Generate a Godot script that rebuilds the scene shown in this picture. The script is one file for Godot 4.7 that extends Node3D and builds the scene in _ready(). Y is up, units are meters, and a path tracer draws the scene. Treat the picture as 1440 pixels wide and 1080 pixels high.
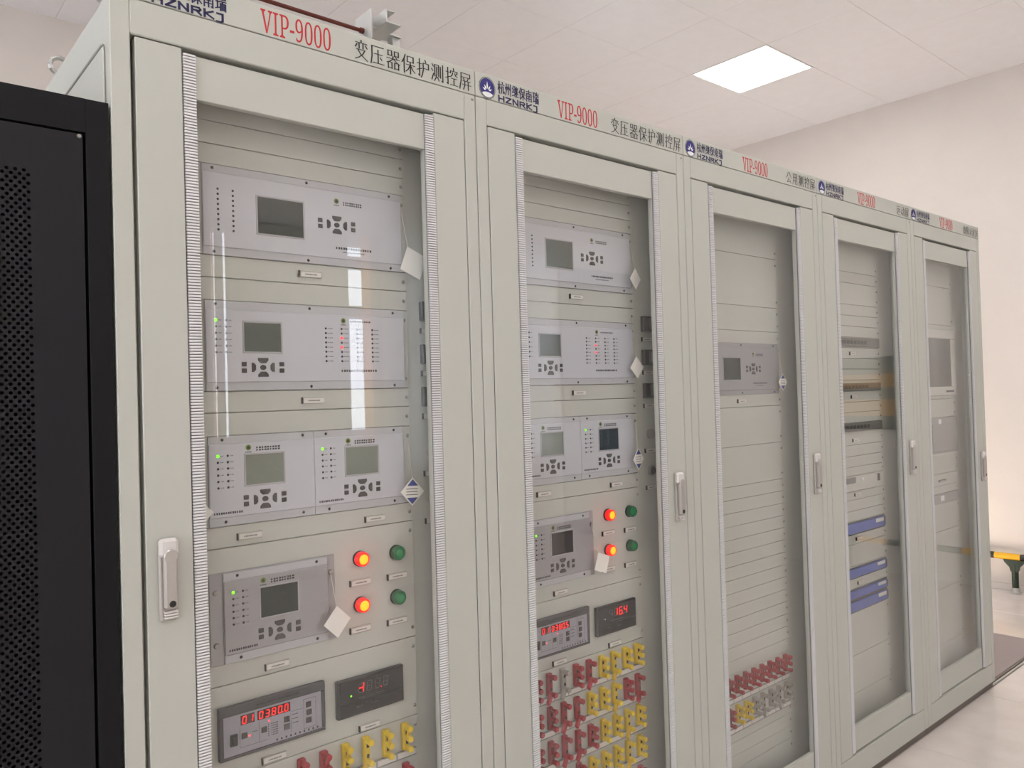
extends Node3D
# A row of five relay cabinets with glazed doors in a bright equipment room, a black rack at its end.
# World: x runs along the row, the cabinet fronts stand in the plane z = 0, y = 0 is the cabinets' underside; metres.

const FLOOR_Y := -0.035
const CEILING_Y := 3.75
const WALL_X := 6.1
const WALL_LEFT_X := -3.6
const WALL_BACK_Z := -3.67
const WALL_FRONT_Z := 4.0
const PITCH := 0.615          # ceiling grid
const GRID_X := 4.322
const GRID_Z := -1.94
const PANEL_Z := -0.084       # front of the blank panels inside the cabinets
const RELAY_Z := -0.078       # front of the relays
const LIGHT_CELLS_X := [0, -4, -8, -12]
const LIGHT_CELLS_Z := [0, 4, 8]
const WHERE := ["the cabinet beside the rack", "the second cabinet from the rack", "the third cabinet from the rack", "the fourth cabinet from the rack", "the fifth cabinet from the rack"]

var M := {}
var used := {}
var shared := {}

# ------------------------------------------------------------------ helpers

func mat(name_: String, c: Color, rough := 0.6, metal := 0.0, spec := 0.5) -> StandardMaterial3D:
	var m := StandardMaterial3D.new()
	m.resource_name = name_
	m.albedo_color = c
	m.roughness = rough
	m.metallic = metal
	m.metallic_specular = spec
	M[name_] = m
	return m

func glow(name_: String, c: Color, e: Color, k: float) -> void:
	var m := mat(name_, c, 0.4)
	m.emission_enabled = true
	m.emission = e
	m.emission_energy_multiplier = k

func noise_tex(seed_: int, freq: float, a: Color, b: Color, size := 512) -> NoiseTexture2D:
	var n := FastNoiseLite.new()
	n.seed = seed_
	n.frequency = freq
	n.fractal_octaves = 4
	var g := Gradient.new()
	g.set_color(0, a)
	g.set_color(1, b)
	var t := NoiseTexture2D.new()
	t.width = size
	t.height = size
	t.seamless = true
	t.noise = n
	t.color_ramp = g
	return t

func new_st() -> SurfaceTool:
	var st := SurfaceTool.new()
	st.begin(Mesh.PRIMITIVE_TRIANGLES)
	return st

func tri(st: SurfaceTool, a: Vector3, b: Vector3, c: Vector3, n: Vector3) -> void:
	st.set_normal(n)
	if (b - a).cross(c - a).dot(n) > 0.0:
		st.add_vertex(a); st.add_vertex(c); st.add_vertex(b)
	else:
		st.add_vertex(a); st.add_vertex(b); st.add_vertex(c)

func quad(st: SurfaceTool, a: Vector3, b: Vector3, c: Vector3, d: Vector3, n: Vector3) -> void:
	tri(st, a, b, c, n)
	tri(st, a, c, d, n)

# a box with chamfered edges
func cbox(st: SurfaceTool, c: Vector3, s: Vector3, bev := 0.0, xf := Transform3D.IDENTITY) -> void:
	var h := s * 0.5
	bev = minf(bev, minf(h.x, minf(h.y, h.z)) * 0.9)
	var q := h - Vector3(bev, bev, bev)
	for a in 3:
		var u := (a + 1) % 3
		var w := (a + 2) % 3
		for sg in [-1.0, 1.0]:
			var n := Vector3.ZERO
			n[a] = sg
			var p := []
			for k in [[-1, -1], [1, -1], [1, 1], [-1, 1]]:
				var v := Vector3.ZERO
				v[a] = sg * h[a]
				v[u] = k[0] * q[u]
				v[w] = k[1] * q[w]
				p.append(xf * (c + v))
			quad(st, p[0], p[1], p[2], p[3], (xf.basis * n).normalized())
	if bev <= 0.0:
		return
	for a in 3:
		var u := (a + 1) % 3
		var w := (a + 2) % 3
		for su in [-1.0, 1.0]:
			for sw in [-1.0, 1.0]:
				var p := []
				for k in [[-1, 0], [1, 0], [1, 1], [-1, 1]]:
					var v := Vector3.ZERO
					v[a] = k[0] * q[a]
					v[u] = su * (h[u] if k[1] == 0 else q[u])
					v[w] = sw * (q[w] if k[1] == 0 else h[w])
					p.append(xf * (c + v))
				var n := Vector3.ZERO
				n[u] = su
				n[w] = sw
				quad(st, p[0], p[1], p[2], p[3], (xf.basis * n).normalized())
	for sx in [-1.0, 1.0]:
		for sy in [-1.0, 1.0]:
			for sz in [-1.0, 1.0]:
				tri(st, xf * (c + Vector3(sx * h.x, sy * q.y, sz * q.z)), xf * (c + Vector3(sx * q.x, sy * h.y, sz * q.z)), xf * (c + Vector3(sx * q.x, sy * q.y, sz * h.z)), (xf.basis * Vector3(sx, sy, sz)).normalized())

# box from its lower corner to its upper corner
func bb(st: SurfaceTool, lo: Vector3, hi: Vector3, bev := 0.0) -> void:
	cbox(st, (lo + hi) * 0.5, hi - lo, bev)

func prism(st: SurfaceTool, poly: PackedVector2Array, z0: float, z1: float, xf := Transform3D.IDENTITY) -> void:
	var idx := Geometry2D.triangulate_polygon(poly)
	for k in range(0, idx.size(), 3):
		for z in [z0, z1]:
			var n := xf.basis * Vector3(0, 0, 1.0 if z == z1 else -1.0)
			tri(st, xf * Vector3(poly[idx[k]].x, poly[idx[k]].y, z), xf * Vector3(poly[idx[k + 1]].x, poly[idx[k + 1]].y, z), xf * Vector3(poly[idx[k + 2]].x, poly[idx[k + 2]].y, z), n)
	var ccw := not Geometry2D.is_polygon_clockwise(poly)
	for k in poly.size():
		var a := poly[k]
		var b := poly[(k + 1) % poly.size()]
		var e := (b - a).normalized()
		var n2 := Vector2(e.y, -e.x) if ccw else Vector2(-e.y, e.x)
		# the sign of is_polygon_clockwise depends on the y direction: point the normal away from a probe inside
		if Geometry2D.is_point_in_polygon((a + b) * 0.5 + n2 * 0.00005, poly):
			n2 = -n2
		quad(st, xf * Vector3(a.x, a.y, z0), xf * Vector3(b.x, b.y, z0), xf * Vector3(b.x, b.y, z1), xf * Vector3(a.x, a.y, z1), xf.basis * Vector3(n2.x, n2.y, 0))

# turned around the local z axis: profile of (radius, z)
func lathe(st: SurfaceTool, prof: Array, seg := 20, xf := Transform3D.IDENTITY) -> void:
	for k in prof.size() - 1:
		var a: Vector2 = prof[k]
		var b: Vector2 = prof[k + 1]
		var e := (b - a).normalized()
		var nr := -e.y
		var nz := e.x
		for i in seg:
			var t0 := TAU * i / seg
			var t1 := TAU * (i + 1) / seg
			var d0 := Vector3(cos(t0), sin(t0), 0)
			var d1 := Vector3(cos(t1), sin(t1), 0)
			var n0 := (xf.basis * -(d0 * nr + Vector3(0, 0, nz))).normalized()
			var n1 := (xf.basis * -(d1 * nr + Vector3(0, 0, nz))).normalized()
			var p := [xf * (d0 * a.x + Vector3(0, 0, a.y)), xf * (d1 * a.x + Vector3(0, 0, a.y)), xf * (d1 * b.x + Vector3(0, 0, b.y)), xf * (d0 * b.x + Vector3(0, 0, b.y))]
			var ns := [n0, n1, n1, n0]
			var order := [0, 1, 2, 0, 2, 3]
			var nm := n0 + n1
			if (p[1] - p[0] + p[2] - p[3]).cross(p[3] - p[0] + p[2] - p[1]).dot(nm) > 0.0:
				order = [0, 2, 1, 0, 3, 2]
			for o in order:
				st.set_normal(ns[o])
				st.add_vertex(p[o])

func tube(st: SurfaceTool, pts: Array, r: float, seg := 8) -> void:
	for k in pts.size() - 1:
		var a: Vector3 = pts[k]
		var b: Vector3 = pts[k + 1]
		var z := (b - a).normalized()
		var x := z.cross(Vector3.UP if absf(z.y) < 0.9 else Vector3.RIGHT).normalized()
		var y := z.cross(x)
		lathe(st, [Vector2(0, 0), Vector2(r, 0), Vector2(r, (b - a).length()), Vector2(0, (b - a).length())], seg, Transform3D(Basis(x, y, z), a))

func part(called: String, st: SurfaceTool, m: String, parent: Node) -> MeshInstance3D:
	return part_mesh(called, st.commit(), m, parent)

func part_mesh(called: String, mesh: Mesh, m: String, parent: Node, at := Vector3.ZERO) -> MeshInstance3D:
	var o := MeshInstance3D.new()
	o.name = called
	o.mesh = mesh
	o.material_override = M[m]
	o.position = at
	parent.add_child(o, true)
	return o

func box_part(called: String, lo: Vector3, hi: Vector3, m: String, parent: Node, bev := 0.0) -> MeshInstance3D:
	var st := new_st()
	bb(st, lo, hi, bev)
	return part(called, st, m, parent)

func numbered(called: String) -> String:
	used[called] = used.get(called, -1) + 1
	return called if used[called] == 0 else "%s_%03d" % [called, used[called]]

func thing(called: String, label: String, category: String, at := Vector3.ZERO, group := "") -> Node3D:
	var o := Node3D.new()
	o.name = numbered(called)
	add_child(o)
	o.position = at
	tag(o, label, category, group)
	return o

func tag(o: Node, label: String, category: String, group := "") -> void:
	o.set_meta("label", label)
	o.set_meta("category", category)
	if group:
		o.set_meta("group", group)

func copy_thing(src: Node3D, called: String, label: String, category: String, at: Vector3, group := "") -> Node3D:
	var o: Node3D = src.duplicate()
	o.name = numbered(called)
	add_child(o)
	o.position = at
	tag(o, label, category, group)
	return o

func structure(called: String, at := Vector3.ZERO) -> Node3D:
	var o := Node3D.new()
	o.name = called
	add_child(o)
	o.position = at
	o.set_meta("kind", "structure")
	return o

# ------------------------------------------------------------------ lettering

const GLYPHS := {
	"变": "50,0 50,12;12,14 90,14;36,14 36,42;62,14 62,42;22,22 10,38;78,22 90,36;18,48 74,48 60,68 36,86 8,98;28,50 48,74 92,98",
	"压": "10,8 94,8;12,8 12,60 4,98;26,46 84,46;54,24 54,90;16,92 96,92;68,60 80,72",
	"器": "14,6 14,32;14,6 40,6 40,32;14,30 40,30;60,6 60,32;60,6 88,6 88,32;60,30 88,30;4,46 96,46;50,34 44,50 26,62 4,70;52,46 72,60 96,70;66,34 76,42;14,66 14,98;14,66 40,66 40,98;14,94 40,94;60,66 60,98;60,66 88,66 88,98;60,94 88,94",
	"保": "28,2 16,28 2,46;18,28 18,98;42,8 42,38;42,8 86,8 86,38;42,36 86,36;32,52 98,52;64,38 64,98;62,54 48,76 30,90;66,54 80,76 98,88",
	"护": "4,26 38,26;22,2 22,92 12,86;2,62 40,50;64,2 70,14;50,20 50,56 44,78 34,98;50,20 90,20 90,50;50,48 90,48",
	"测": "8,8 18,20;2,34 12,44;18,58 4,92;28,8 28,70;28,8 58,8 58,70;43,20 43,56 38,76 24,96;48,74 60,92;72,14 72,74;90,2 90,94 80,88",
	"控": "4,26 34,26;20,2 20,92 10,86;2,60 36,48;66,0 68,12;42,28 42,16 96,16 92,30;60,24 54,38 42,48;76,26 82,38 96,44;46,56 92,56;68,56 68,92;38,92 98,92",
	"屏": "16,8 88,8 88,30;16,30 88,30;16,8 16,50 4,98;36,36 42,46;74,34 66,46;30,50 92,50;24,70 98,70;46,50 46,74 34,98;74,50 74,98",
	"公": "38,6 28,30 6,54;60,4 72,28 96,52;46,50 30,76 16,88 80,82;64,64 86,96",
	"用": "18,6 18,60 6,96;18,6 86,6 86,94 74,90;18,34 86,34;18,62 86,62;52,6 52,94",
	"远": "38,12 84,12;30,36 94,36;52,36 48,60 34,76;70,36 70,68 92,68 92,58;8,8 18,20;4,40 18,40 18,76 4,90;18,76 40,94 98,94",
	"动": "8,16 44,16;2,40 50,40;24,40 8,80 42,74;36,60 48,86;54,28 92,28 88,90 74,84;72,4 70,50 50,96",
	"故": "2,26 46,26;24,4 24,56;8,56 8,94;8,56 40,56 40,94;8,90 40,90;62,2 56,26 46,44;54,26 96,26;86,26 76,64 42,98;56,38 72,76 98,98",
	"障": "8,4 8,98;8,6 32,6 20,34 32,52 30,68 18,66;66,0 68,8;42,12 94,12;54,16 58,26;82,16 76,26;36,30 98,30;46,40 46,70;46,40 88,40 88,70;46,54 88,54;46,68 88,68;36,82 98,82;66,68 66,98",
	"录": "20,8 80,8 80,44;22,26 80,26;6,44 94,44;50,44 50,94 40,88;20,54 32,66;8,92 44,70;84,52 60,68;56,64 94,94",
	"波": "8,8 20,18;2,34 14,44;18,58 6,94;34,22 92,22 86,36;34,22 34,56 22,98;62,2 62,46;34,46 82,46 66,78 40,98;48,54 66,80 96,98",
	"杭": "2,28 44,28;22,2 22,98;22,30 2,70;24,40 42,58;68,2 74,14;50,24 98,24;60,40 60,70 48,98;60,40 84,40 84,90 98,90 98,78",
	"州": "22,4 22,60 6,96;52,4 52,90;86,2 86,98;6,34 12,52;36,30 42,50;66,30 74,50",
	"继": "26,4 8,30 26,34 6,60 34,54;2,88 36,78;44,6 44,90 98,90;70,6 70,82;50,44 94,44;54,18 60,34;88,16 80,34;68,48 50,74;74,50 92,70",
	"南": "6,16 94,16;50,2 50,32;12,32 12,98;12,32 88,32 88,96 76,92;34,40 40,50;66,40 60,50;28,56 72,56;24,74 76,74;50,56 50,96",
	"瑞": "4,10 38,10;6,44 36,44;20,10 20,82;2,88 40,78;68,2 68,28;48,10 48,28 92,28 92,10;44,40 98,40;68,40 64,54;48,54 48,98;48,54 94,54 94,98;63,54 63,94;79,54 79,94",
	# latin letters of the maker's mark, drawn as broad strokes
	"H": "8,4 8,98;8,50 92,50;92,4 92,98",
	"Z": "4,8 94,8 6,92 98,92",
	"N": "8,98 8,6 92,96 92,2",
	"R": "8,98 8,10 78,10 92,28 78,50 30,52;52,54 96,98",
	"K": "8,2 8,98;92,4 16,50 96,98",
	"J": "10,8 66,8 66,98 50,116 6,116",
}

# strokes as flat print: thin horizontals, broad verticals when `song` is on
func strokes(st: SurfaceTool, ch: String, at: Vector2, size: Vector2, z: float, w_thin: float, w_broad: float) -> void:
	for s: String in String(GLYPHS[ch]).split(";"):
		var pts := []
		for p: String in s.split(" "):
			var xy := p.split(",")
			pts.append(Vector2(at.x + float(xy[0]) * 0.01 * size.x, at.y + (1.0 - float(xy[1]) * 0.01) * size.y))
		for k in pts.size() - 1:
			var a: Vector2 = pts[k]
			var b: Vector2 = pts[k + 1]
			var d := (b - a).normalized()
			var w := lerpf(w_broad, w_thin, absf(d.x) * absf(d.x)) * 0.5
			var e := d * minf(w, w_thin * 0.5)
			var n := Vector2(-d.y, d.x) * w
			var c := [a - e + n, b + e + n, b + e - n, a - e - n]
			quad(st, Vector3(c[0].x, c[0].y, z), Vector3(c[1].x, c[1].y, z), Vector3(c[2].x, c[2].y, z), Vector3(c[3].x, c[3].y, z), Vector3(0, 0, 1))

func write_row(called: String, text: String, lo: Vector2, hi: Vector2, z: float, thin: float, broad: float, fill: float, m: String, parent: Node) -> void:
	var st := new_st()
	var step := (hi.x - lo.x) / text.length()
	for k in text.length():
		strokes(st, text[k], Vector2(lo.x + step * (k + (1.0 - fill) * 0.5), lo.y), Vector2(step * fill, hi.y - lo.y), z, thin, broad)
	part(called, st, m, parent)

func letters(called: String, text: String, lo: Vector2, hi: Vector2, z: float, face: String, bold: bool, m: String, parent: Node) -> void:
	var f := SystemFont.new()
	f.font_names = PackedStringArray([face])
	f.font_weight = 700 if bold else 400
	var t := TextMesh.new()
	t.text = text
	t.font = f
	t.font_size = 64
	t.pixel_size = 0.01
	t.depth = 0.001
	t.curve_step = 2.0
	var box := t.get_aabb()
	var sx := (hi.x - lo.x) / box.size.x
	var sy := (hi.y - lo.y) / box.size.y
	var o := part_mesh(called, t, m, parent)
	o.scale = Vector3(sx, sy, 0.4)
	o.position = Vector3(lo.x - box.position.x * sx, lo.y - box.position.y * sy, z)

# small print too fine to read: short dark marks on a line
func fine_print(st: SurfaceTool, x0: float, x1: float, y: float, h: float, z: float, n: int) -> void:
	var step := (x1 - x0) / n
	for k in n:
		var w := step * (0.55 + 0.3 * fmod(k * 0.618, 1.0))
		quad(st, Vector3(x0 + step * k, y - h * 0.5, z), Vector3(x0 + step * k + w, y - h * 0.5, z), Vector3(x0 + step * k + w, y + h * 0.5, z), Vector3(x0 + step * k, y + h * 0.5, z), Vector3(0, 0, 1))

const SEGMENTS := {"0": "abcdef", "1": "bc", "3": "abcdg", "4": "bcfg", "5": "acdfg", "6": "acdefg", "8": "abcdefg", "-1": "bcg", " ": ""}

func seven(st: SurfaceTool, lit: String, at: Vector2, size: Vector2, z: float, invert := false) -> void:
	var w := size.x
	var h := size.y
	var t := w * 0.17
	var shape := {"a": [0, h, w, h], "g": [0, h / 2, w, h / 2], "d": [0, 0, w, 0], "f": [0, h / 2, 0, h], "b": [w, h / 2, w, h], "e": [0, 0, 0, h / 2], "c": [w, 0, w, h / 2]}
	for k: String in shape:
		if lit.contains(k) == invert:
			continue
		var s: Array = shape[k]
		var a := Vector2(s[0], s[1])
		var b := Vector2(s[2], s[3])
		var d := (b - a).normalized()
		a += d * t * 0.35
		b -= d * t * 0.35
		var n := Vector2(-d.y, d.x) * t * 0.5
		var sl := 0.10
		var c := []
		for p: Vector2 in [a + n, b + n, b - n, a - n]:
			c.append(Vector3(at.x + p.x + p.y * sl, at.y + p.y, z))
		quad(st, c[0], c[1], c[2], c[3], Vector3(0, 0, 1))

# ------------------------------------------------------------------ materials

func make_materials() -> void:
	mat("paint", Color(0.73, 0.732, 0.70), 0.42)
	mat("rib", Color(0.85, 0.845, 0.85), 0.4)
	mat("rib_base", Color(0.50, 0.49, 0.49), 0.6)
	mat("seal", Color(0.10, 0.095, 0.09), 0.7)
	mat("dark_steel", Color(0.40, 0.37, 0.34), 0.5)
	mat("relay_face", Color(0.74, 0.74, 0.76), 0.38)
	mat("relay_lip", Color(0.705, 0.705, 0.715), 0.4)
	mat("relay_metal", Color(0.63, 0.62, 0.625), 0.42, 0.3)
	mat("screen_dark", Color(0.17, 0.195, 0.185), 0.14)
	mat("screen_mid", Color(0.33, 0.35, 0.33), 0.14)
	mat("screen_pale", Color(0.47, 0.49, 0.45), 0.16)
	mat("screen_blue", Color(0.16, 0.21, 0.24), 0.14)
	mat("screen_brown", Color(0.24, 0.21, 0.21), 0.14)
	mat("screen_bezel", Color(0.66, 0.65, 0.655), 0.4)
	mat("key", Color(0.25, 0.235, 0.23), 0.55)
	mat("ink", Color(0.13, 0.13, 0.14), 0.6)
	mat("grey_ink", Color(0.36, 0.36, 0.37), 0.6)
	mat("red_ink", Color(0.74, 0.13, 0.16), 0.5)
	mat("blue_ink", Color(0.12, 0.10, 0.45), 0.5)
	mat("dark_blue_ink", Color(0.13, 0.12, 0.30), 0.5)
	mat("white_ink", Color(0.90, 0.90, 0.91), 0.5)
	mat("print_blue", Color(0.18, 0.24, 0.55), 0.5)
	mat("screw", Color(0.62, 0.61, 0.59), 0.3, 0.8)
	mat("screw_dark", Color(0.22, 0.21, 0.2), 0.4, 0.5)
	mat("led_off", Color(0.12, 0.11, 0.10), 0.35)
	glow("led_green", Color(0.45, 0.9, 0.1), Color(0.45, 0.95, 0.08), 1.6)
	glow("led_red", Color(0.95, 0.2, 0.2), Color(1.0, 0.25, 0.28), 2.2)
	mat("logo_green", Color(0.42, 0.50, 0.14), 0.5)
	mat("plastic_black", Color(0.13, 0.125, 0.13), 0.35)
	mat("meter_bezel", Color(0.27, 0.265, 0.275), 0.45)
	mat("meter_face", Color(0.60, 0.59, 0.62), 0.45)
	mat("meter_dark", Color(0.10, 0.10, 0.115), 0.2)
	mat("meter_band", Color(0.06, 0.06, 0.07), 0.25)
	mat("digit_window", Color(0.22, 0.05, 0.06), 0.25)
	mat("digit_off", Color(0.30, 0.29, 0.29), 0.3)
	glow("digit_red", Color(0.9, 0.1, 0.1), Color(1.0, 0.11, 0.12), 3.0)
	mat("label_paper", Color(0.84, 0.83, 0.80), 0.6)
	mat("label_clip", Color(0.72, 0.70, 0.66), 0.4)
	mat("card", Color(0.91, 0.90, 0.87), 0.55)
	mat("string", Color(0.82, 0.80, 0.76), 0.7)
	glow("lamp_red", Color(0.85, 0.1, 0.08), Color(1.0, 0.07, 0.06), 0.75)
	glow("lamp_core", Color(1.0, 0.65, 0.1), Color(1.0, 0.50, 0.02), 1.9)
	mat("lamp_green", Color(0.02, 0.50, 0.27), 0.25)
	mat("lamp_green_rim", Color(0.02, 0.36, 0.20), 0.3)
	mat("lamp_base", Color(0.15, 0.14, 0.13), 0.5)
	mat("link_red", Color(0.60, 0.13, 0.17), 0.42)
	mat("link_red_bar", Color(0.66, 0.17, 0.22), 0.42)
	mat("link_yellow", Color(0.84, 0.72, 0.13), 0.45)
	mat("link_yellow_bar", Color(0.80, 0.66, 0.10), 0.45)
	mat("link_grey", Color(0.60, 0.58, 0.54), 0.45)
	mat("link_slot", Color(0.16, 0.13, 0.08), 0.5)
	mat("handle_grey", Color(0.72, 0.70, 0.68), 0.32, 0.45)
	mat("handle_light", Color(0.83, 0.81, 0.80), 0.35)
	mat("blue_cover", Color(0.30, 0.37, 0.66), 0.4)
	mat("unit_dark", Color(0.42, 0.41, 0.39), 0.45)
	mat("unit_grey", Color(0.60, 0.59, 0.58), 0.45)
	mat("unit_light", Color(0.745, 0.74, 0.71), 0.45)
	mat("monitor_screen", Color(0.38, 0.38, 0.37), 0.15)
	mat("rack_black", Color(0.08, 0.08, 0.09), 0.5, 0.0, 0.3)
	mat("rack_door", Color(0.105, 0.105, 0.12), 0.5, 0.0, 0.35)
	mat("copper", Color(0.38, 0.16, 0.12), 0.45, 0.3)
	mat("zinc", Color(0.72, 0.72, 0.71), 0.35, 0.6)
	mat("bar_yellow", Color(0.93, 0.70, 0.05), 0.3)
	mat("bar_black", Color(0.07, 0.065, 0.06), 0.3)
	mat("post_green", Color(0.055, 0.16, 0.085), 0.35)
	mat("board_green", Color(0.20, 0.23, 0.19), 0.5)
	mat("board_yellow", Color(0.78, 0.56, 0.10), 0.5)
	mat("door_blue", Color(0.33, 0.37, 0.43), 0.4)
	mat("window_frame", Color(0.80, 0.80, 0.80), 0.4)
	mat("blind", Color(0.70, 0.67, 0.62), 0.8)
	mat("grout", Color(0.58, 0.53, 0.49), 0.8)
	mat("skirting", Color(0.70, 0.66, 0.62), 0.4)
	glow("lamp_panel", Color(0.95, 0.95, 0.95), Color(1.0, 0.985, 0.96), 3.0)
	mat("lamp_trim", Color(0.88, 0.88, 0.88), 0.4)
	var cur := mat("curtain", Color(0.92, 0.82, 0.68), 0.8)
	cur.backlight_enabled = true
	cur.backlight = Color(1.0, 0.84, 0.64)
	var she := mat("sheer", Color(0.80, 0.80, 0.80), 0.9)
	she.backlight_enabled = true
	she.backlight = Color(0.62, 0.62, 0.62)
	var g := mat("glass", Color(0.80, 0.86, 0.82, 0.008), 0.0, 0.0, 0.43)
	g.transparency = BaseMaterial3D.TRANSPARENCY_ALPHA
	var wall := mat("wall", Color.WHITE, 0.45)
	wall.albedo_texture = noise_tex(3, 0.012, Color(0.86, 0.83, 0.805), Color(0.875, 0.845, 0.82))
	wall.uv1_triplanar = true
	wall.uv1_world_triplanar = true
	wall.uv1_scale = Vector3(0.5, 0.5, 0.5)
	var ceil_ := mat("ceiling_tile", Color.WHITE, 0.38)
	ceil_.albedo_texture = noise_tex(5, 0.02, Color(0.88, 0.87, 0.875), Color(0.895, 0.885, 0.89))
	ceil_.uv1_triplanar = true
	ceil_.uv1_world_triplanar = true
	ceil_.uv1_scale = Vector3(0.7, 0.7, 0.7)
	var tile := mat("floor_tile", Color.WHITE, 0.14)
	tile.albedo_texture = noise_tex(9, 0.018, Color(0.84, 0.80, 0.775), Color(0.88, 0.845, 0.82))
	tile.uv1_triplanar = true
	tile.uv1_world_triplanar = true
	tile.uv1_scale = Vector3(0.6, 0.6, 0.6)
	var mt := mat("floor_mat", Color.WHITE, 0.85)
	mt.albedo_texture = noise_tex(13, 0.25, Color(0.58, 0.53, 0.525), Color(0.68, 0.63, 0.62), 256)
	mt.uv1_triplanar = true
	mt.uv1_world_triplanar = true
	mt.uv1_scale = Vector3(3, 3, 3)

# ------------------------------------------------------------------ the room

func build_room() -> void:
	# floor: slab of grout with separate tiles on it
	var fl := structure("floor")
	box_part("slab", Vector3(WALL_LEFT_X - 0.2, FLOOR_Y - 0.15, WALL_BACK_Z - 0.2), Vector3(WALL_X + 0.2, FLOOR_Y - 0.0025, WALL_FRONT_Z + 0.2), "grout", fl)
	var st := new_st()
	cbox(st, Vector3.ZERO, Vector3(0.797, 0.012, 0.797), 0.0012)
	var tile_mesh := st.commit()
	var x := 3.865 + 0.4
	while x - 0.4 > WALL_LEFT_X:
		x -= 0.8
	while x < WALL_X + 0.4:
		var z := -0.012 + 0.4
		while z - 0.4 > WALL_BACK_Z:
			z -= 0.8
		while z < WALL_FRONT_Z + 0.4:
			part_mesh("tile", tile_mesh, "floor_tile", fl, Vector3(x, FLOOR_Y - 0.006, z))
			z += 0.8
		x += 0.8
	# ceiling: slab with separate square tiles hung under it
	var ce := structure("ceiling")
	box_part("slab", Vector3(WALL_LEFT_X - 0.2, CEILING_Y + 0.015, WALL_BACK_Z - 0.2), Vector3(WALL_X + 0.2, CEILING_Y + 0.2, WALL_FRONT_Z + 0.2), "grout", ce)
	var i0 := int(floor((WALL_LEFT_X - GRID_X) / PITCH))
	var i1 := int(ceil((WALL_X - GRID_X) / PITCH))
	var j0 := int(floor((WALL_BACK_Z - GRID_Z) / PITCH))
	var j1 := int(ceil((WALL_FRONT_Z - GRID_Z) / PITCH))
	var st2 := new_st()
	cbox(st2, Vector3.ZERO, Vector3(PITCH - 0.0014, 0.014, PITCH - 0.0014), 0.0009)
	var ceil_mesh := st2.commit()
	for i in range(i0, i1):
		for j in range(j0, j1):
			if i in LIGHT_CELLS_X and j in LIGHT_CELLS_Z:
				continue
			part_mesh("tile", ceil_mesh, "ceiling_tile", ce, Vector3(GRID_X + (i + 0.5) * PITCH, CEILING_Y + 0.007, GRID_Z + (j + 0.5) * PITCH))
	# walls
	var lo := FLOOR_Y - 0.15
	var hi := CEILING_Y + 0.2
	var wr := structure("wall_right")
	box_part("plaster", Vector3(WALL_X, lo, WALL_BACK_Z - 0.2), Vector3(WALL_X + 0.2, hi, WALL_FRONT_Z + 0.2), "wall", wr)
	var wl := structure("wall_left")
	var lx := WALL_LEFT_X
	var openings := [[-3.0, -1.2], [0.9, 2.7]]
	var prev := WALL_BACK_Z - 0.2
	for op in openings:
		box_part("plaster", Vector3(lx - 0.2, lo, prev), Vector3(lx, hi, op[0]), "wall", wl)
		box_part("plaster", Vector3(lx - 0.2, lo, op[0]), Vector3(lx, 0.95, op[1]), "wall", wl)
		box_part("plaster", Vector3(lx - 0.2, 2.65, op[0]), Vector3(lx, hi, op[1]), "wall", wl)
		prev = op[1]
	box_part("plaster", Vector3(lx - 0.2, lo, prev), Vector3(lx, hi, WALL_FRONT_Z + 0.2), "wall", wl)
	for k in 2:
		var added_window := structure("window_%d" % (k + 2))  # added unseen windows, daylight for the ceiling and the first cabinet's side
		var a: float = openings[k][0]
		var b: float = openings[k][1]
		var wf2 := new_st()
		bb(wf2, Vector3(lx - 0.13, 0.95, a), Vector3(lx - 0.07, 1.0, b), 0.004)
		bb(wf2, Vector3(lx - 0.13, 2.6, a), Vector3(lx - 0.07, 2.65, b), 0.004)
		for zz in [a, (a + b) * 0.5 - 0.025, b - 0.05]:
			bb(wf2, Vector3(lx - 0.13, 1.0, zz), Vector3(lx - 0.07, 2.6, zz + 0.05), 0.004)
		part("window_frame", wf2, "window_frame", added_window)
		for q in 2:
			var c0: float = a + 0.05 if q == 0 else (a + b) * 0.5 + 0.025
			box_part("pane", Vector3(lx - 0.102, 1.0, c0), Vector3(lx - 0.098, 2.6, c0 + (b - a) * 0.5 - 0.075), "glass", added_window)
	var wb := structure("wall_back")
	var bz := WALL_BACK_Z
	box_part("plaster", Vector3(WALL_LEFT_X, lo, bz - 0.2), Vector3(4.9, hi, bz), "wall", wb)
	box_part("plaster", Vector3(5.95, lo, bz - 0.2), Vector3(WALL_X, hi, bz), "wall", wb)
	box_part("plaster", Vector3(4.9, lo, bz - 0.2), Vector3(5.95, 0.9, bz), "wall", wb)
	box_part("plaster", Vector3(4.9, 1.95, bz - 0.2), Vector3(5.95, hi, bz), "wall", wb)
	var w4 := structure("window_4")  # added unseen window, sized so its sun patch brightens right wall and ceiling
	var bf := new_st()
	bb(bf, Vector3(4.9, 0.9, bz - 0.13), Vector3(5.95, 0.94, bz - 0.07), 0.004)
	bb(bf, Vector3(4.9, 1.91, bz - 0.13), Vector3(5.95, 1.95, bz - 0.07), 0.004)
	for xx in [4.9, 5.405, 5.91]:
		bb(bf, Vector3(xx, 0.94, bz - 0.13), Vector3(xx + 0.04, 1.91, bz - 0.07), 0.004)
	part("window_frame", bf, "window_frame", w4)
	for xx in [4.94, 5.445]:
		box_part("pane", Vector3(xx, 0.94, bz - 0.102), Vector3(xx + 0.465, 1.91, bz - 0.098), "glass", w4)
	var wf := structure("wall_front")
	var z0 := WALL_FRONT_Z
	var z1 := WALL_FRONT_Z + 0.2
	box_part("plaster", Vector3(WALL_LEFT_X, lo, z0), Vector3(1.52, hi, z1), "wall", wf)
	box_part("plaster", Vector3(2.98, lo, z0), Vector3(3.1, hi, z1), "wall", wf)
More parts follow.
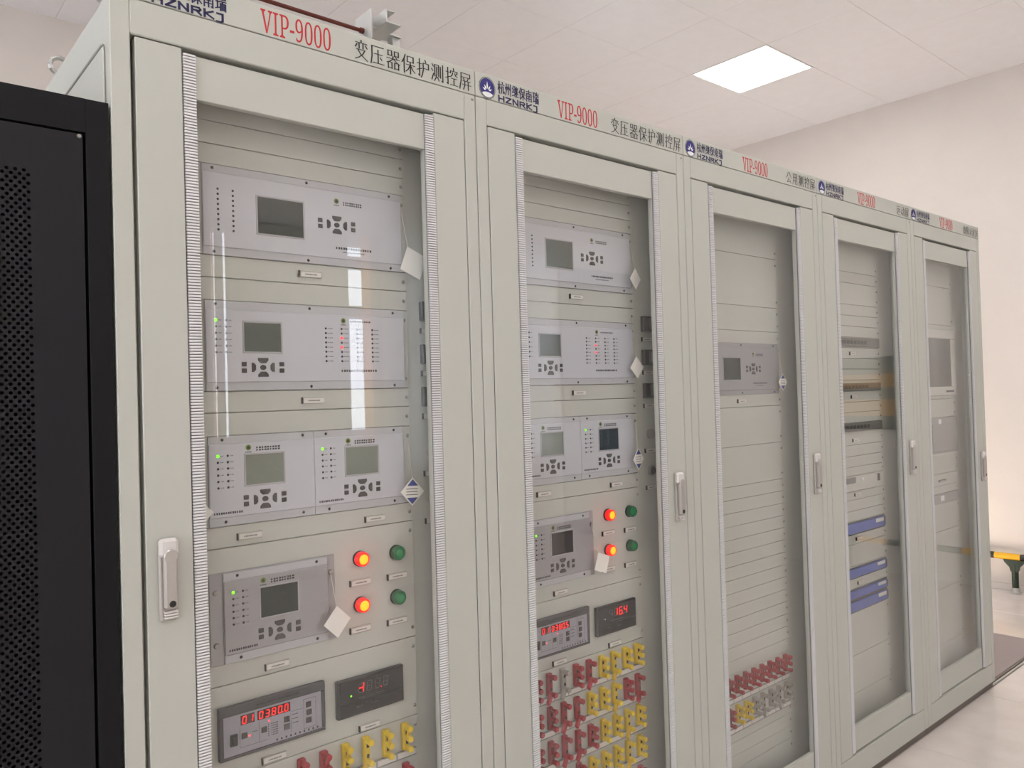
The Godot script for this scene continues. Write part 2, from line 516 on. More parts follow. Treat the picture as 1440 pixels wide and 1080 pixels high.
	box_part("plaster", Vector3(4.9, lo, z0), Vector3(WALL_X, hi, z1), "wall", wf)
	box_part("plaster", Vector3(3.1, lo, z0), Vector3(4.9, 0.9, z1), "wall", wf)
	box_part("plaster", Vector3(3.1, 2.85, z0), Vector3(4.9, hi, z1), "wall", wf)
	var w5 := structure("window_5")
	var ff := new_st()
	bb(ff, Vector3(3.1, 0.9, z0 + 0.07), Vector3(4.9, 0.95, z0 + 0.13), 0.004)
	bb(ff, Vector3(3.1, 2.8, z0 + 0.07), Vector3(4.9, 2.85, z0 + 0.13), 0.004)
	for xx in [3.1, 3.975, 4.85]:
		bb(ff, Vector3(xx, 0.95, z0 + 0.07), Vector3(xx + 0.05, 2.8, z0 + 0.13), 0.004)
	part("window_frame", ff, "window_frame", w5)
	for xx in [3.15, 4.025]:
		box_part("pane", Vector3(xx, 0.95, z0 + 0.098), Vector3(xx + 0.825, 2.8, z0 + 0.102), "glass", w5)
	var sh := thing("sheer_curtain", "white sheer curtain drawn over the window beside the blue door", "curtain", Vector3(3.06, 0.84, z0 - 0.03))
	var cl := new_st()
	for k in 94:
		var a := Vector3(k * 0.02, 0, 0.010 * sin(k * 1.3))
		var b := Vector3(k * 0.02 + 0.02, 0, 0.010 * sin(k * 1.3 + 1.3))
		var u := Vector3(0, 2.08, 0)
		quad(cl, a, b, b + u, a + u, Vector3(0, 0, -1))
	part("cloth", cl, "sheer", sh)
	box_part("rail", Vector3(0, 2.07, -0.014), Vector3(1.88, 2.10, 0.028), "window_frame", sh, 0.002)
	box_part("plaster", Vector3(1.52, lo, z0), Vector3(2.98, 1.2, z1), "wall", wf)
	box_part("plaster", Vector3(1.52, 2.76, z0), Vector3(2.98, hi, z1), "wall", wf)
	# the window behind the camera, mirrored in the first glazed door
	var w := structure("window_1")
	var f := new_st()
	bb(f, Vector3(1.52, 1.2, z0 + 0.06), Vector3(2.98, 1.25, z0 + 0.12), 0.004)
	bb(f, Vector3(1.52, 2.71, z0 + 0.06), Vector3(2.98, 2.76, z0 + 0.12), 0.004)
	bb(f, Vector3(1.52, 1.25, z0 + 0.06), Vector3(1.56, 2.71, z0 + 0.12), 0.004)
	bb(f, Vector3(2.94, 1.25, z0 + 0.06), Vector3(2.98, 2.71, z0 + 0.12), 0.004)
	part("window_frame", f, "window_frame", w)
	for y in [2.135, 2.53]:
		box_part("transom", Vector3(2.3, y, z0 + 0.065), Vector3(2.94, y + 0.1, z0 + 0.115), "window_frame", w, 0.004)
	box_part("mullion", Vector3(2.25, 1.25, z0 + 0.065), Vector3(2.3, 2.71, z0 + 0.115), "window_frame", w, 0.004)
	box_part("pane", Vector3(1.56, 1.25, z0 + 0.088), Vector3(2.94, 2.71, z0 + 0.093), "glass", w)
	# blinds and a thin curtain hung over it
	var blinds := [[1.535, 1.615, "blind", "narrow grey blind slat at the window jamb farthest from the blue door"], [1.637, 1.696, "blind", "narrow grey blind slat beside a thin beige curtain strip"], [1.712, 2.672, "blind", "wide grey blind covering the middle of the window"], [2.87, 2.965, "blind", "narrow grey blind beside the wider beige curtain strip"],
		[1.617, 1.629, "curtain", "thin beige curtain strip between two narrow blinds"], [2.79, 2.868, "curtain", "wider beige curtain strip hanging beside the open pane"]]
	for b in blinds:
		var bt := thing("window_blind" if b[2] == "blind" else "curtain_strip", b[3], "blind" if b[2] == "blind" else "curtain", Vector3(b[0], 1.16, z0 - 0.03))
		box_part("cloth", Vector3(0, 0, -0.002), Vector3(b[1] - b[0], 1.64, 0.002), b[2], bt, 0.0005)
		box_part("rail", Vector3(0, 1.63, -0.012), Vector3(b[1] - b[0], 1.66, 0.03), "window_frame", bt, 0.002)
	# a blue-grey double door in the front wall, mirrored in the second cabinet
	var d := structure("door_1")
	for k in 2:
		var dx := 4.95 + k * 0.52
		var leaf := box_part("leaf", Vector3(dx, FLOOR_Y, z0 - 0.05), Vector3(dx + 0.515, 2.72, z0 - 0.002), "door_blue", d, 0.003)
		var hs := new_st()
		tube(hs, [Vector3(dx + (0.47 if k == 0 else 0.045), 0.95, z0 - 0.09), Vector3(dx + (0.47 if k == 0 else 0.045), 1.15, z0 - 0.09)], 0.009)
		for hy in [0.97, 1.13]:
			tube(hs, [Vector3(dx + (0.47 if k == 0 else 0.045), hy, z0 - 0.09), Vector3(dx + (0.47 if k == 0 else 0.045), hy, z0 - 0.05)], 0.006)
		part("handle", hs, "zinc", leaf)
	# skirting along the right wall
	var sk := structure("baseboard_right")
	box_part("board", Vector3(WALL_X - 0.012, FLOOR_Y, WALL_BACK_Z), Vector3(WALL_X, FLOOR_Y + 0.05, WALL_FRONT_Z), "wall", sk, 0.002)
	# metal trim on the floor in line with the cabinets' base, and the mat behind it
	var tr := structure("trim_1")
	box_part("channel", Vector3(4.0, FLOOR_Y, -0.04), Vector3(4.93, FLOOR_Y + 0.006, -0.028), "dark_steel", tr, 0.001)
	box_part("channel", Vector3(4.0, FLOOR_Y, -0.022), Vector3(4.93, FLOOR_Y + 0.007, -0.012), "zinc", tr, 0.001)
	var m := thing("floor_mat", "mauve grey floor mat beside the open end of the cabinet row", "mat", Vector3(4.005, FLOOR_Y, -0.045))
	box_part("carpet", Vector3(0, 0, -1.3), Vector3(0.92, 0.005, 0), "floor_mat", m, 0.001)

func build_lights() -> void:
	for i in LIGHT_CELLS_X:
		for j in LIGHT_CELLS_Z:
			var seen: bool = i == 0 and j == 0
			var c := Vector3(GRID_X + (i + 0.5) * PITCH, CEILING_Y, GRID_Z + (j + 0.5) * PITCH)
			var t := thing("ceiling_light", "square light panel in the ceiling behind the fifth cabinet" if seen else "square ceiling light panel, %s from the end wall, in the row %s" % [["first", "second", "third", "fourth"][LIGHT_CELLS_X.find(i)], ["behind the cabinets", "before the cabinets", "by the front windows"][LIGHT_CELLS_Z.find(j)]], "light", c, "ceiling light panels")
			var f := new_st()
			var h := PITCH * 0.5 - 0.0015
			for s in [-1.0, 1.0]:
				bb(f, Vector3(-h, -0.002, minf(s * h, s * (h - 0.014))), Vector3(h, 0.014, maxf(s * h, s * (h - 0.014))), 0.001)
				bb(f, Vector3(minf(s * h, s * (h - 0.014)), -0.002, -h + 0.014), Vector3(maxf(s * h, s * (h - 0.014)), 0.014, h - 0.014), 0.001)
			part("frame", f, "lamp_trim", t)
			box_part("diffuser", Vector3(-h + 0.014, 0.002, -h + 0.014), Vector3(h - 0.014, 0.01, h - 0.014), "lamp_panel", t)
			var l := AreaLight3D.new()
			l.name = "panel_light"
			l.area_size = Vector2(0.58, 0.58)
			l.light_energy = LIGHT_ENERGY
			l.light_color = Color(1.0, 0.985, 0.965)
			l.area_range = 20.0
			l.area_attenuation = 2.0
			l.shadow_enabled = true
			l.rotation_degrees = Vector3(-90, 0, 0)
			l.position = Vector3(0, -0.004, 0)
			t.add_child(l)

const LIGHT_ENERGY := 1.0

# ------------------------------------------------------------------ cabinets

func header_marks(h: Node, i: int) -> void:
	var z := 0.0012
	# emblem: blue disc in a grey ring, white burst of petals over a white cap
	var c := Vector2(0.0365, 2.2268)
	var ring := new_st()
	var disc := new_st()
	var n := 28
	for k in n:
		var a := TAU * k / n
		var b := TAU * (k + 1) / n
		var p0 := Vector2(cos(a), sin(a))
		var p1 := Vector2(cos(b), sin(b))
		tri(disc, Vector3(c.x, c.y, z), Vector3(c.x + p0.x * 0.0225, c.y + p0.y * 0.0235, z), Vector3(c.x + p1.x * 0.0225, c.y + p1.y * 0.0235, z), Vector3(0, 0, 1))
		var q := []
		for e in [[p0, 0.024], [p1, 0.024], [p1, 0.0255], [p0, 0.0255]]:
			q.append(Vector3(c.x + e[0].x * e[1], c.y + e[0].y * e[1] * 1.04, z))
		quad(ring, q[0], q[1], q[2], q[3], Vector3(0, 0, 1))
	part("emblem_disc", disc, "blue_ink", h)
	part("emblem_ring", ring, "grey_ink", h)
	var w := new_st()
	var zz := z + 0.0004
	var foot := c + Vector2(0, -0.0085)
	for e in [[90.0, 0.0245], [122.0, 0.018], [58.0, 0.018], [152.0, 0.0165], [28.0, 0.0165]]:
		var d := Vector2(cos(deg_to_rad(e[0])), sin(deg_to_rad(e[0])))
		var s := Vector2(-d.y, d.x) * 0.0024
		var t0 := foot + d * 0.005
		var mid := foot + d * float(e[1]) * 0.55
		var tip := foot + d * float(e[1])
		quad(w, Vector3(t0.x, t0.y, zz), Vector3(mid.x + s.x, mid.y + s.y, zz), Vector3(tip.x, tip.y, zz), Vector3(mid.x - s.x, mid.y - s.y, zz), Vector3(0, 0, 1))
	var cap := PackedVector2Array()
	for k in 9:
		var a := deg_to_rad(218.0 + 104.0 * k / 8.0)
		cap.append(c + Vector2(cos(a) * 0.0218, sin(a) * 0.0225))
	for k in 7:
		var u := 1.0 - k / 6.0
		cap.append(c + Vector2(lerpf(-0.0172, 0.0172, u), -0.0138 + 0.0042 * (1.0 - pow(2.0 * u - 1.0, 2.0))))
	var idx := Geometry2D.triangulate_polygon(cap)
	for k in range(0, idx.size(), 3):
		tri(w, Vector3(cap[idx[k]].x, cap[idx[k]].y, zz), Vector3(cap[idx[k + 1]].x, cap[idx[k + 1]].y, zz), Vector3(cap[idx[k + 2]].x, cap[idx[k + 2]].y, zz), Vector3(0, 0, 1))
	part("emblem_petals", w, "white_ink", h)
	write_row("maker_name", "杭州继保南瑞", Vector2(0.069, 2.2225), Vector2(0.206, 2.2525), z, 0.0022, 0.003, 0.9, "dark_blue_ink", h)
	write_row("maker_letters", "HZNRKJ", Vector2(0.069, 2.2035), Vector2(0.206, 2.2175), z, 0.0034, 0.0046, 0.8, "dark_blue_ink", h)
	var vx: float = 0.272 if i < 2 else 0.319
	letters("model_lettering", "VIP-9000", Vector2(vx, 2.2055), Vector2(vx + 0.15, 2.2525), z - 0.0004, "Droid Serif", false, "red_ink", h)
	var names := ["变压器保护测控屏", "变压器保护测控屏", "公用测控屏", "远动屏", "故障录波屏"]
	var from := [0.4735, 0.4735, 0.586, 0.667, 0.597]
	write_row("panel_title", names[i], Vector2(from[i], 2.206), Vector2(0.79, 2.2485), z, 0.0017, 0.0032, 0.9, "ink", h)

func build_handle(door: Node, x: float, y: float) -> void:
	# base plate, swing lever with a lock ring near its top, ribbed foot
	var st := new_st()
	cbox(st, Vector3(x, y + 0.0725, 0.004), Vector3(0.031, 0.145, 0.008), 0.003)
	var h := part("handle", st, "handle_grey", door)
	var a := new_st()
	cbox(a, Vector3(x, y + 0.129, 0.0105), Vector3(0.033, 0.032, 0.013), 0.005)
	part("handle_top", a, "handle_light", h)
	var b := new_st()
	cbox(b, Vector3(x + 0.002, y + 0.068, 0.0125), Vector3(0.024, 0.092, 0.013), 0.004)
	lathe(b, [Vector2(0.0001, 0.020), Vector2(0.0105, 0.020), Vector2(0.0125, 0.018), Vector2(0.0125, 0.006)], 18, Transform3D(Basis.IDENTITY, Vector3(x + 0.002, y + 0.114, 0)))
	part("lever", b, "handle_grey", h)
	var c := new_st()
	lathe(c, [Vector2(0.0001, 0.0205), Vector2(0.0045, 0.0205), Vector2(0.006, 0.019)], 14, Transform3D(Basis.IDENTITY, Vector3(x + 0.003, y + 0.031, 0)))
	part("keyhole", c, "screw_dark", h)
	var d := new_st()
	for k in 3:
		cbox(d, Vector3(x + 0.002, y + 0.007 + k * 0.0048, 0.0115), Vector3(0.023, 0.0036, 0.009), 0.001)
	part("finger_grip", d, "handle_light", h)

func build_cabinet(i: int, joints: Array, bare: Array) -> Node3D:
	var labels := ["pale grey glazed relay cabinet standing right against the black rack", "pale grey glazed relay cabinet, second in the row from the black rack", "pale grey glazed relay cabinet, third in the row, mostly blank panels inside", "pale grey glazed cabinet, fourth in the row, with four blue strips inside", "pale grey glazed cabinet with a built-in monitor, at the open end of the row"]
	var cab := thing("relay_cabinet", labels[i], "cabinet", Vector3(0.8 * i, FLOOR_Y, 0), "relay cabinets in the row")
	var o := Vector3(0, -FLOOR_Y, 0)   # heights below are measured from the cabinet's underside
	var e := 0.001
	# base channel under the cabinet
	box_part("base_channel", Vector3(e, 0, -0.58), Vector3(0.8 - e, -FLOOR_Y, -0.012), "dark_steel", cab, 0.001)
	# carcass: sides, back, top, bottom
	var s := new_st()
	bb(s, o + Vector3(e, 0, -0.6), o + Vector3(0.004, 2.2, -0.026), 0.001)
	bb(s, o + Vector3(0.796, 0, -0.6), o + Vector3(0.8 - e, 2.2, -0.026), 0.001)
	bb(s, o + Vector3(0.004, 0, -0.6), o + Vector3(0.796, 2.2, -0.596))
	bb(s, o + Vector3(0.004, 2.192, -0.596), o + Vector3(0.796, 2.2, -0.026))
	bb(s, o + Vector3(0.004, 0, -0.596), o + Vector3(0.796, 0.006, -0.026))
	part("carcass", s, "paint", cab)
	if i == 0 or i == 4:
		var sx := -0.004 if i == 0 else 0.8
		box_part("side_cover", o + Vector3(sx + (0.0006 if i == 0 else 0.0), 0.06, -0.575), o + Vector3(sx + (0.0046 if i == 0 else 0.004), 2.115, -0.03), "paint", cab, 0.0015)
		var ridge := new_st()
		cbox(ridge, o + Vector3(sx + 0.001 if i == 0 else sx + 0.003, 2.1175, -0.302), Vector3(0.006, 0.004, 0.545), 0.0016)
		part("side_ridge", ridge, "paint", cab)
	# front frame: posts and crosspieces round the door
	var left_gap: float = 0.034
	box_part("front_post", o + Vector3(e, 0, -0.03), o + Vector3(left_gap, 2.2, 0), "paint", cab, 0.0018)
	box_part("front_post", o + Vector3(0.766, 0, -0.03), o + Vector3(0.8 - e, 2.2, 0), "paint", cab, 0.0018)
	box_part("top_crosspiece", o + Vector3(left_gap, 2.1365, -0.03), o + Vector3(0.766, 2.2, 0), "paint", cab, 0.0018)
	box_part("bottom_crosspiece", o + Vector3(left_gap, 0, -0.03), o + Vector3(0.766, 0.089, 0), "paint", cab, 0.0018)
	# header strip with the print, standing above the roof
	var hd := box_part("header", Vector3(e, 2.2012 + o.y, -0.02), Vector3(0.8 - e, 2.26 + o.y, 0.0006), "paint", cab, 0.0012)
	header_marks_at(hd, i, o.y)
	for hx in [0.79]:
		var sc := new_st()
		lathe(sc, [Vector2(0.0001, 0.0022), Vector2(0.0025, 0.0018), Vector2(0.0036, 0.0)], 10, Transform3D(Basis.IDENTITY, o + Vector3(hx, 2.189, 0)))
		part("frame_screw", sc, "screw", cab)
	# eyebolts on the roof
	for ex in [0.013 if i == 0 else 0.04, 0.76]:
		for ez in [-0.066, -0.452]:
			var eb := new_st()
			var pts := []
			for k in 13:
				var a := TAU * k / 12.0
				pts.append(o + Vector3(ex + 0.018 * sin(a), 2.2 + 0.026 - 0.018 * cos(a), ez))
			tube(eb, pts, 0.005, 6)
			lathe(eb, [Vector2(0.0001, 0.010), Vector2(0.010, 0.010), Vector2(0.012, 0.0)], 12, Transform3D(Basis(Vector3(1, 0, 0), Vector3(0, 0, -1), Vector3(0, 1, 0)), o + Vector3(ex, 2.2, ez)))
			part("eyebolt", eb, "zinc", cab)
	# the door: stiles flush with the frame, rails set back, ribbed trims beside the pane
	var g0 := 0.0415 if i == 0 else 0.0362
	var dn := new_st()
	bb(dn, o + Vector3(g0, 0.0915, -0.022), o + Vector3(0.1215, 2.1335, 0), 0.0016)
	bb(dn, o + Vector3(0.6775, 0.0915, -0.022), o + Vector3(0.7636, 2.1335, 0), 0.0016)
	bb(dn, o + Vector3(0.1215, 2.047, -0.022), o + Vector3(0.6775, 2.1275, -0.006), 0.0012)
	bb(dn, o + Vector3(0.1215, 0.096, -0.022), o + Vector3(0.6775, 0.189, -0.006), 0.0012)
	bb(dn, o + Vector3(0.1215, 0.189, -0.022), o + Vector3(0.146, 2.047, -0.0075))
	bb(dn, o + Vector3(0.653, 0.189, -0.022), o + Vector3(0.6775, 2.047, -0.0075))
	var door := part("door", dn, "paint", cab)
	box_part("glass_pane", o + Vector3(0.1465, 0.1895, -0.017), o + Vector3(0.6525, 2.0465, -0.012), "glass", door)
	for sx in [0.1345, 0.6645]:
		var base := new_st()
		bb(base, o + Vector3(sx - 0.0115, 0.098, -0.006), o + Vector3(sx + 0.0115, 2.1265, -0.0035))
		part("trim_backing", base, "rib_base", door)
		if not shared.has("ribs"):
			var rb := new_st()
			var y := 0.1
			while y < 2.124:
				cbox(rb, Vector3(0, y + 0.0018, -0.0012), Vector3(0.0225, 0.0039, 0.0052), 0.0007)
				y += 0.00545
			shared.ribs = rb.commit()
		var r := part_mesh("ribbed_trim", shared.ribs, "rib", door, o + Vector3(sx, 0, 0))
		r.set_meta("kind", "stuff")
	if i == 0:
		build_handle_at(cab, o, 0.0755, 1.107)
	elif i == 4:
		build_handle_at(cab, o, 0.727, 0.997)
	else:
		build_handle_at(cab, o, 0.720, 1.099)
	# inner frame beside the panels
	var fr := new_st()
	bb(fr, o + Vector3(0.6475, 0.10, PANEL_Z - 0.02), o + Vector3(0.79, 2.13, PANEL_Z - 0.006), 0.001)
	bb(fr, o + Vector3(0.01, 0.10, PANEL_Z - 0.02), o + Vector3(0.1525, 2.13, PANEL_Z - 0.006), 0.001)
	part("inner_frame", fr, "paint", cab)
	# blank panels with screws, one between each pair of joints
	var scr: Mesh
	if not shared.has("panel_screw"):
		var t := new_st()
		lathe(t, [Vector2(0.0001, 0.0032), Vector2(0.0028, 0.0026), Vector2(0.0042, 0.0)], 10)
		shared.panel_screw = t.commit()
	scr = shared.panel_screw
	for k in joints.size() - 1:
		var top: float = joints[k]
		var bot: float = joints[k + 1]
		var p := box_part("inner_panel", o + Vector3(0.154, bot + 0.0007, PANEL_Z - 0.003), o + Vector3(0.646, top - 0.0007, PANEL_Z), "paint", cab, 0.0008)
		var ys := [(top + bot) * 0.5] if top - bot < 0.06 else [top - 0.022, bot + 0.022]
		if top in bare:
			continue   # a unit covers this panel, screws and all
		for y: float in ys:
			for x in [0.162, 0.638]:
				part_mesh("screw", scr, "screw", p, o + Vector3(x, y, PANEL_Z))
	return cab

func header_marks_at(h: Node, i: int, dy: float) -> void:
	header_marks(h, i)
	for c in h.get_children():
		c.position.y += dy

func build_handle_at(door: Node, o: Vector3, x: float, y: float) -> void:
	build_handle(door, x, y)
	door.get_child(door.get_child_count() - 1).position += o

# ------------------------------------------------------------------ relays

func key_cross(root: Node, c: Vector2, z: float) -> void:
	# four arrow keys round an oval one, two square keys on either side
	var arrow := func(w: float, h: float, flip: bool) -> PackedVector2Array:
		var poly := PackedVector2Array()
		for p in [[-0.5, 0.5], [0.5, 0.5], [0.5, 0.0], [0.25, -0.5], [-0.25, -0.5], [-0.5, 0.0]]:
			poly.append(Vector2(p[0] * w, p[1] * h * (-1.0 if flip else 1.0)))
		return poly
	for k in 4:
		var st := new_st()
		var poly: PackedVector2Array
		var at: Vector2
		if k < 2:
			poly = arrow.call(0.0215, 0.0105, k == 1)
			at = c + Vector2(0, 0.0138 * (1 if k == 0 else -1))
		else:
			var src: PackedVector2Array = arrow.call(0.0185, 0.0085, k == 3)
			for p in src:
				poly.append(Vector2(p.y * -1.0, p.x))
			at = c + Vector2(0.0197 * (-1 if k == 2 else 1), 0)
		prism(st, poly, 0, 0.0014, Transform3D(Basis.IDENTITY, Vector3(at.x, at.y, z)))
		part("key", st, "key", root)
	var ov := new_st()
	lathe(ov, [Vector2(0.0001, 0.0016), Vector2(0.0052, 0.0016), Vector2(0.0058, 0.0)], 16, Transform3D(Basis.from_scale(Vector3(1.15, 0.9, 1)), Vector3(c.x, c.y, z)))
	part("key", ov, "key", root)
	for sx in [-0.0395, 0.0395]:
		for sy in [0.0065, -0.0065]:
			var sq := new_st()
			cbox(sq, Vector3(c.x + sx, c.y + sy, z + 0.0006), Vector3(0.0104, 0.0088, 0.0014), 0.0005)
			part("key", sq, "key", root)

func lamps_grid(root: Node, cols: Array, y0: float, y1: float, rows: int, z: float, lit: Dictionary, ticks: float) -> void:
	var off := new_st()
	var print_ := new_st()
	for ci in cols.size():
		for r in rows:
			var y := lerpf(y0, y1, r / float(rows - 1))
			var key := "%d,%d" % [ci, r]
			var st := off
			if lit.has(key):
				st = new_st()
			var lr := 1.3 if lit.has(key) else 1.0
			lathe(st, [Vector2(0.0001, 0.0014 * lr), Vector2(0.0019 * lr, 0.0011 * lr), Vector2(0.0025 * lr, 0.0)], 8, Transform3D(Basis.IDENTITY, Vector3(cols[ci], y, z)))
			if lit.has(key):
				part("lit_lamp", st, lit[key], root)
			if ticks > 0.0:
				fine_print(print_, cols[ci] + 0.0045, cols[ci] + 0.0045 + ticks, y, 0.0018, z + 0.0002, 3)
	var o := part("dark_lamps", off, "led_off", root)
	o.set_meta("kind", "stuff")
	if ticks > 0.0:
		var q := part("fine_print", print_, "grey_ink", root)
		q.set_meta("kind", "stuff")

func relay_screen(root: Node, lo: Vector2, hi: Vector2, z: float, m: String) -> void:
	var f := new_st()
	var b := 0.0035
	bb(f, Vector3(lo.x - b, lo.y - b, z - 0.001), Vector3(lo.x, hi.y + b, z + 0.0012), 0.0005)
	bb(f, Vector3(hi.x, lo.y - b, z - 0.001), Vector3(hi.x + b, hi.y + b, z + 0.0012), 0.0005)
	bb(f, Vector3(lo.x, hi.y, z - 0.001), Vector3(hi.x, hi.y + b, z + 0.0012), 0.0005)
	bb(f, Vector3(lo.x, lo.y - b, z - 0.001), Vector3(hi.x, lo.y, z + 0.0012), 0.0005)
	part("screen_frame", f, "screen_bezel", root)
	box_part("screen", Vector3(lo.x, lo.y, z - 0.002), Vector3(hi.x, hi.y, z + 0.0004), m, root)

func relay_logo(root: Node, c: Vector2, x1: float, z: float, rows: int) -> void:
	var st := new_st()
	lathe(st, [Vector2(0.0001, 0.0004), Vector2(0.0058, 0.0004)], 16, Transform3D(Basis.IDENTITY, Vector3(c.x, c.y, z)))
	part("logo_disc", st, "logo_green", root)
	var k := new_st()
	prism(k, PackedVector2Array([Vector2(-0.0034, -0.0026), Vector2(0.0034, -0.0026), Vector2(0.0026, 0.001), Vector2(0, 0.0036), Vector2(-0.0026, 0.001)]), 0.0004, 0.0007, Transform3D(Basis.IDENTITY, Vector3(c.x, c.y, z)))
	fine_print(k, c.x - 0.0065, c.x + 0.0065, c.y - 0.009, 0.0022, z + 0.0003, 4)
	for r in rows:
		fine_print(k, c.x + 0.016, x1, c.y - 0.001 - 0.0048 * r, 0.0034, z + 0.0003, 9)
	part("logo_print", k, "ink", root)

# body of a relay: mounting lips above and below, raised face between them
func relay_body(root: Node, w: float, h: float, lip0: float, lip1: float, z: float, screws: Array, face: String) -> void:
	box_part("housing", Vector3(0, 0, PANEL_Z + 0.0002), Vector3(w, h, z - 0.0025), "relay_lip", root, 0.0008)
	box_part("face_plate", Vector3(0, lip0, PANEL_Z + 0.001), Vector3(w, lip1, z), face, root, 0.0016)
	for s: Vector2 in screws:
		var st := new_st()
		lathe(st, [Vector2(0.0001, 0.002), Vector2(0.0022, 0.0016), Vector2(0.0031, 0.0)], 10, Transform3D(Basis.IDENTITY, Vector3(s.x, s.y, z - 0.0025)))
		part("screw", st, "screw_dark", root)

func small_relay(root: Node, face: String) -> void:
	var z := RELAY_Z
	relay_body(root, 0.2215, 0.1755, 0.0165, 0.1605, z, [Vector2(0.028, 0.1685), Vector2(0.197, 0.1685), Vector2(0.032, 0.008), Vector2(0.195, 0.008)], face)
	lamps_grid(root, [0.018, 0.0375], 0.137, 0.075, 6, z, {"0,0": "led_green"}, 0.007)
	relay_screen(root, Vector2(0.073, 0.0765), Vector2(0.152, 0.1355), z, "screen_pale")
	relay_logo(root, Vector2(0.079, 0.1505), 0.146, z, 2)
	key_cross(root, Vector2(0.1118, 0.0455), z)
	var p := new_st()
	fine_print(p, 0.008, 0.066, 0.0255, 0.0042, z + 0.0003, 13)
	part("maker_print", p, "ink", root)

func display_relay(root: Node) -> void:
	var z := RELAY_Z
	relay_body(root, 0.453, 0.1775, 0.0155, 0.163, z, [Vector2(0.021, 0.171), Vector2(0.22, 0.171), Vector2(0.423, 0.171), Vector2(0.021, 0.0065), Vector2(0.22, 0.0065), Vector2(0.423, 0.0065)], "relay_face")
	lamps_grid(root, [0.030, 0.060], 0.130, 0.050, 9, z, {}, 0.0)
	relay_screen(root, Vector2(0.110, 0.052), Vector2(0.209, 0.126), z, "screen_dark")
	relay_logo(root, Vector2(0.288, 0.141), 0.35, z, 2)
	key_cross(root, Vector2(0.2878, 0.0888), z)
	var p := new_st()
	fine_print(p, 0.284, 0.373, 0.039, 0.0048, z + 0.0003, 15)
	part("maker_print", p, "ink", root)
	var q := new_st()
	fine_print(q, 0.300, 0.355, 0.031, 0.003, z + 0.0003, 16)
	part("fine_print", q, "grey_ink", root)

func lamp_relay(root: Node) -> void:
	var z := RELAY_Z
	relay_body(root, 0.453, 0.1775, 0.0165, 0.1605, z, [Vector2(0.021, 0.171), Vector2(0.22, 0.171), Vector2(0.425, 0.171), Vector2(0.021, 0.0065), Vector2(0.22, 0.0065), Vector2(0.425, 0.0065)], "relay_face")
	lamps_grid(root, [0.020, 0.040], 0.139, 0.076, 6, z, {"0,0": "led_green"}, 0.007)
	lamps_grid(root, [0.255, 0.2925, 0.331, 0.3685], 0.130, 0.060, 8, z, {"1,2": "led_red", "1,4": "led_red"}, 0.013)
	relay_screen(root, Vector2(0.076, 0.078), Vector2(0.153, 0.136), z, "screen_mid")
	relay_logo(root, Vector2(0.297, 0.148), 0.365, z, 1)
	key_cross(root, Vector2(0.114, 0.0462), z)
	var p := new_st()
	fine_print(p, 0.290, 0.379, 0.039, 0.0048, z + 0.0003, 15)
	part("maker_print", p, "ink", root)

func mounted_relay(root: Node) -> void:
	# a small relay screwed on a wider metal plate
	box_part("mounting_plate", Vector3(0, 0, PANEL_Z + 0.0002), Vector3(0.266, 0.178, PANEL_Z + 0.003), "relay_metal", root, 0.0008)
	for s in [Vector2(0.0115, 0.141), Vector2(0.0115, 0.039), Vector2(0.262, 0.141)]:
		var st := new_st()
		lathe(st, [Vector2(0.0001, 0.005), Vector2(0.0042, 0.0042), Vector2(0.0058, 0.0)], 14, Transform3D(Basis.IDENTITY, Vector3(s.x - (0.006 if s.x > 0.2 else 0.0), s.y, PANEL_Z + 0.003)))
		part("bolt", st, "screw", root)
	var before := root.get_child_count()
	small_relay(root, "relay_metal")
	for k in range(before, root.get_child_count()):
		var c: Node3D = root.get_child(k)
		c.position += Vector3(0.026, 0.0005, 0.0032)
	(root.get_node("screen") as MeshInstance3D).material_override = M["screen_dark"]

# ------------------------------------------------------------------ small things on the panels

func label_holder(at: Vector3, label: String, w := 0.05) -> void:
	var key := "holder%d" % int(w * 1000)
	if not shared.has(key):
		var a := new_st()
		cbox(a, Vector3(0, 0, 0.0015), Vector3(w, 0.0135, 0.003), 0.0008)
		cbox(a, Vector3(0, 0.006, 0.0035), Vector3(w, 0.0016, 0.003), 0.0004)
		cbox(a, Vector3(0, -0.006, 0.0035), Vector3(w, 0.0016, 0.003), 0.0004)
		var b := new_st()
		cbox(b, Vector3(0.001, 0, 0.0034), Vector3(w - 0.004, 0.0102, 0.0008), 0.0)
		var c := new_st()
		cbox(c, Vector3(-w * 0.5 - 0.0008, 0, 0.003), Vector3(0.0022, 0.0135, 0.006), 0.0004)
		var d := new_st()
		fine_print(d, -w * 0.25, w * 0.3, -0.0005, 0.0028, 0.004, 8)
		shared[key] = [a.commit(), b.commit(), c.commit(), d.commit()]
	var t := thing("name_label", label, "label", at, "name labels on the cabinet panels")
	part_mesh("holder", shared[key][0], "label_clip", t)
	part_mesh("paper", shared[key][1], "label_paper", t)
	part_mesh("end_cap", shared[key][2], "screw_dark", t)
	part_mesh("fine_print", shared[key][3], "grey_ink", t)

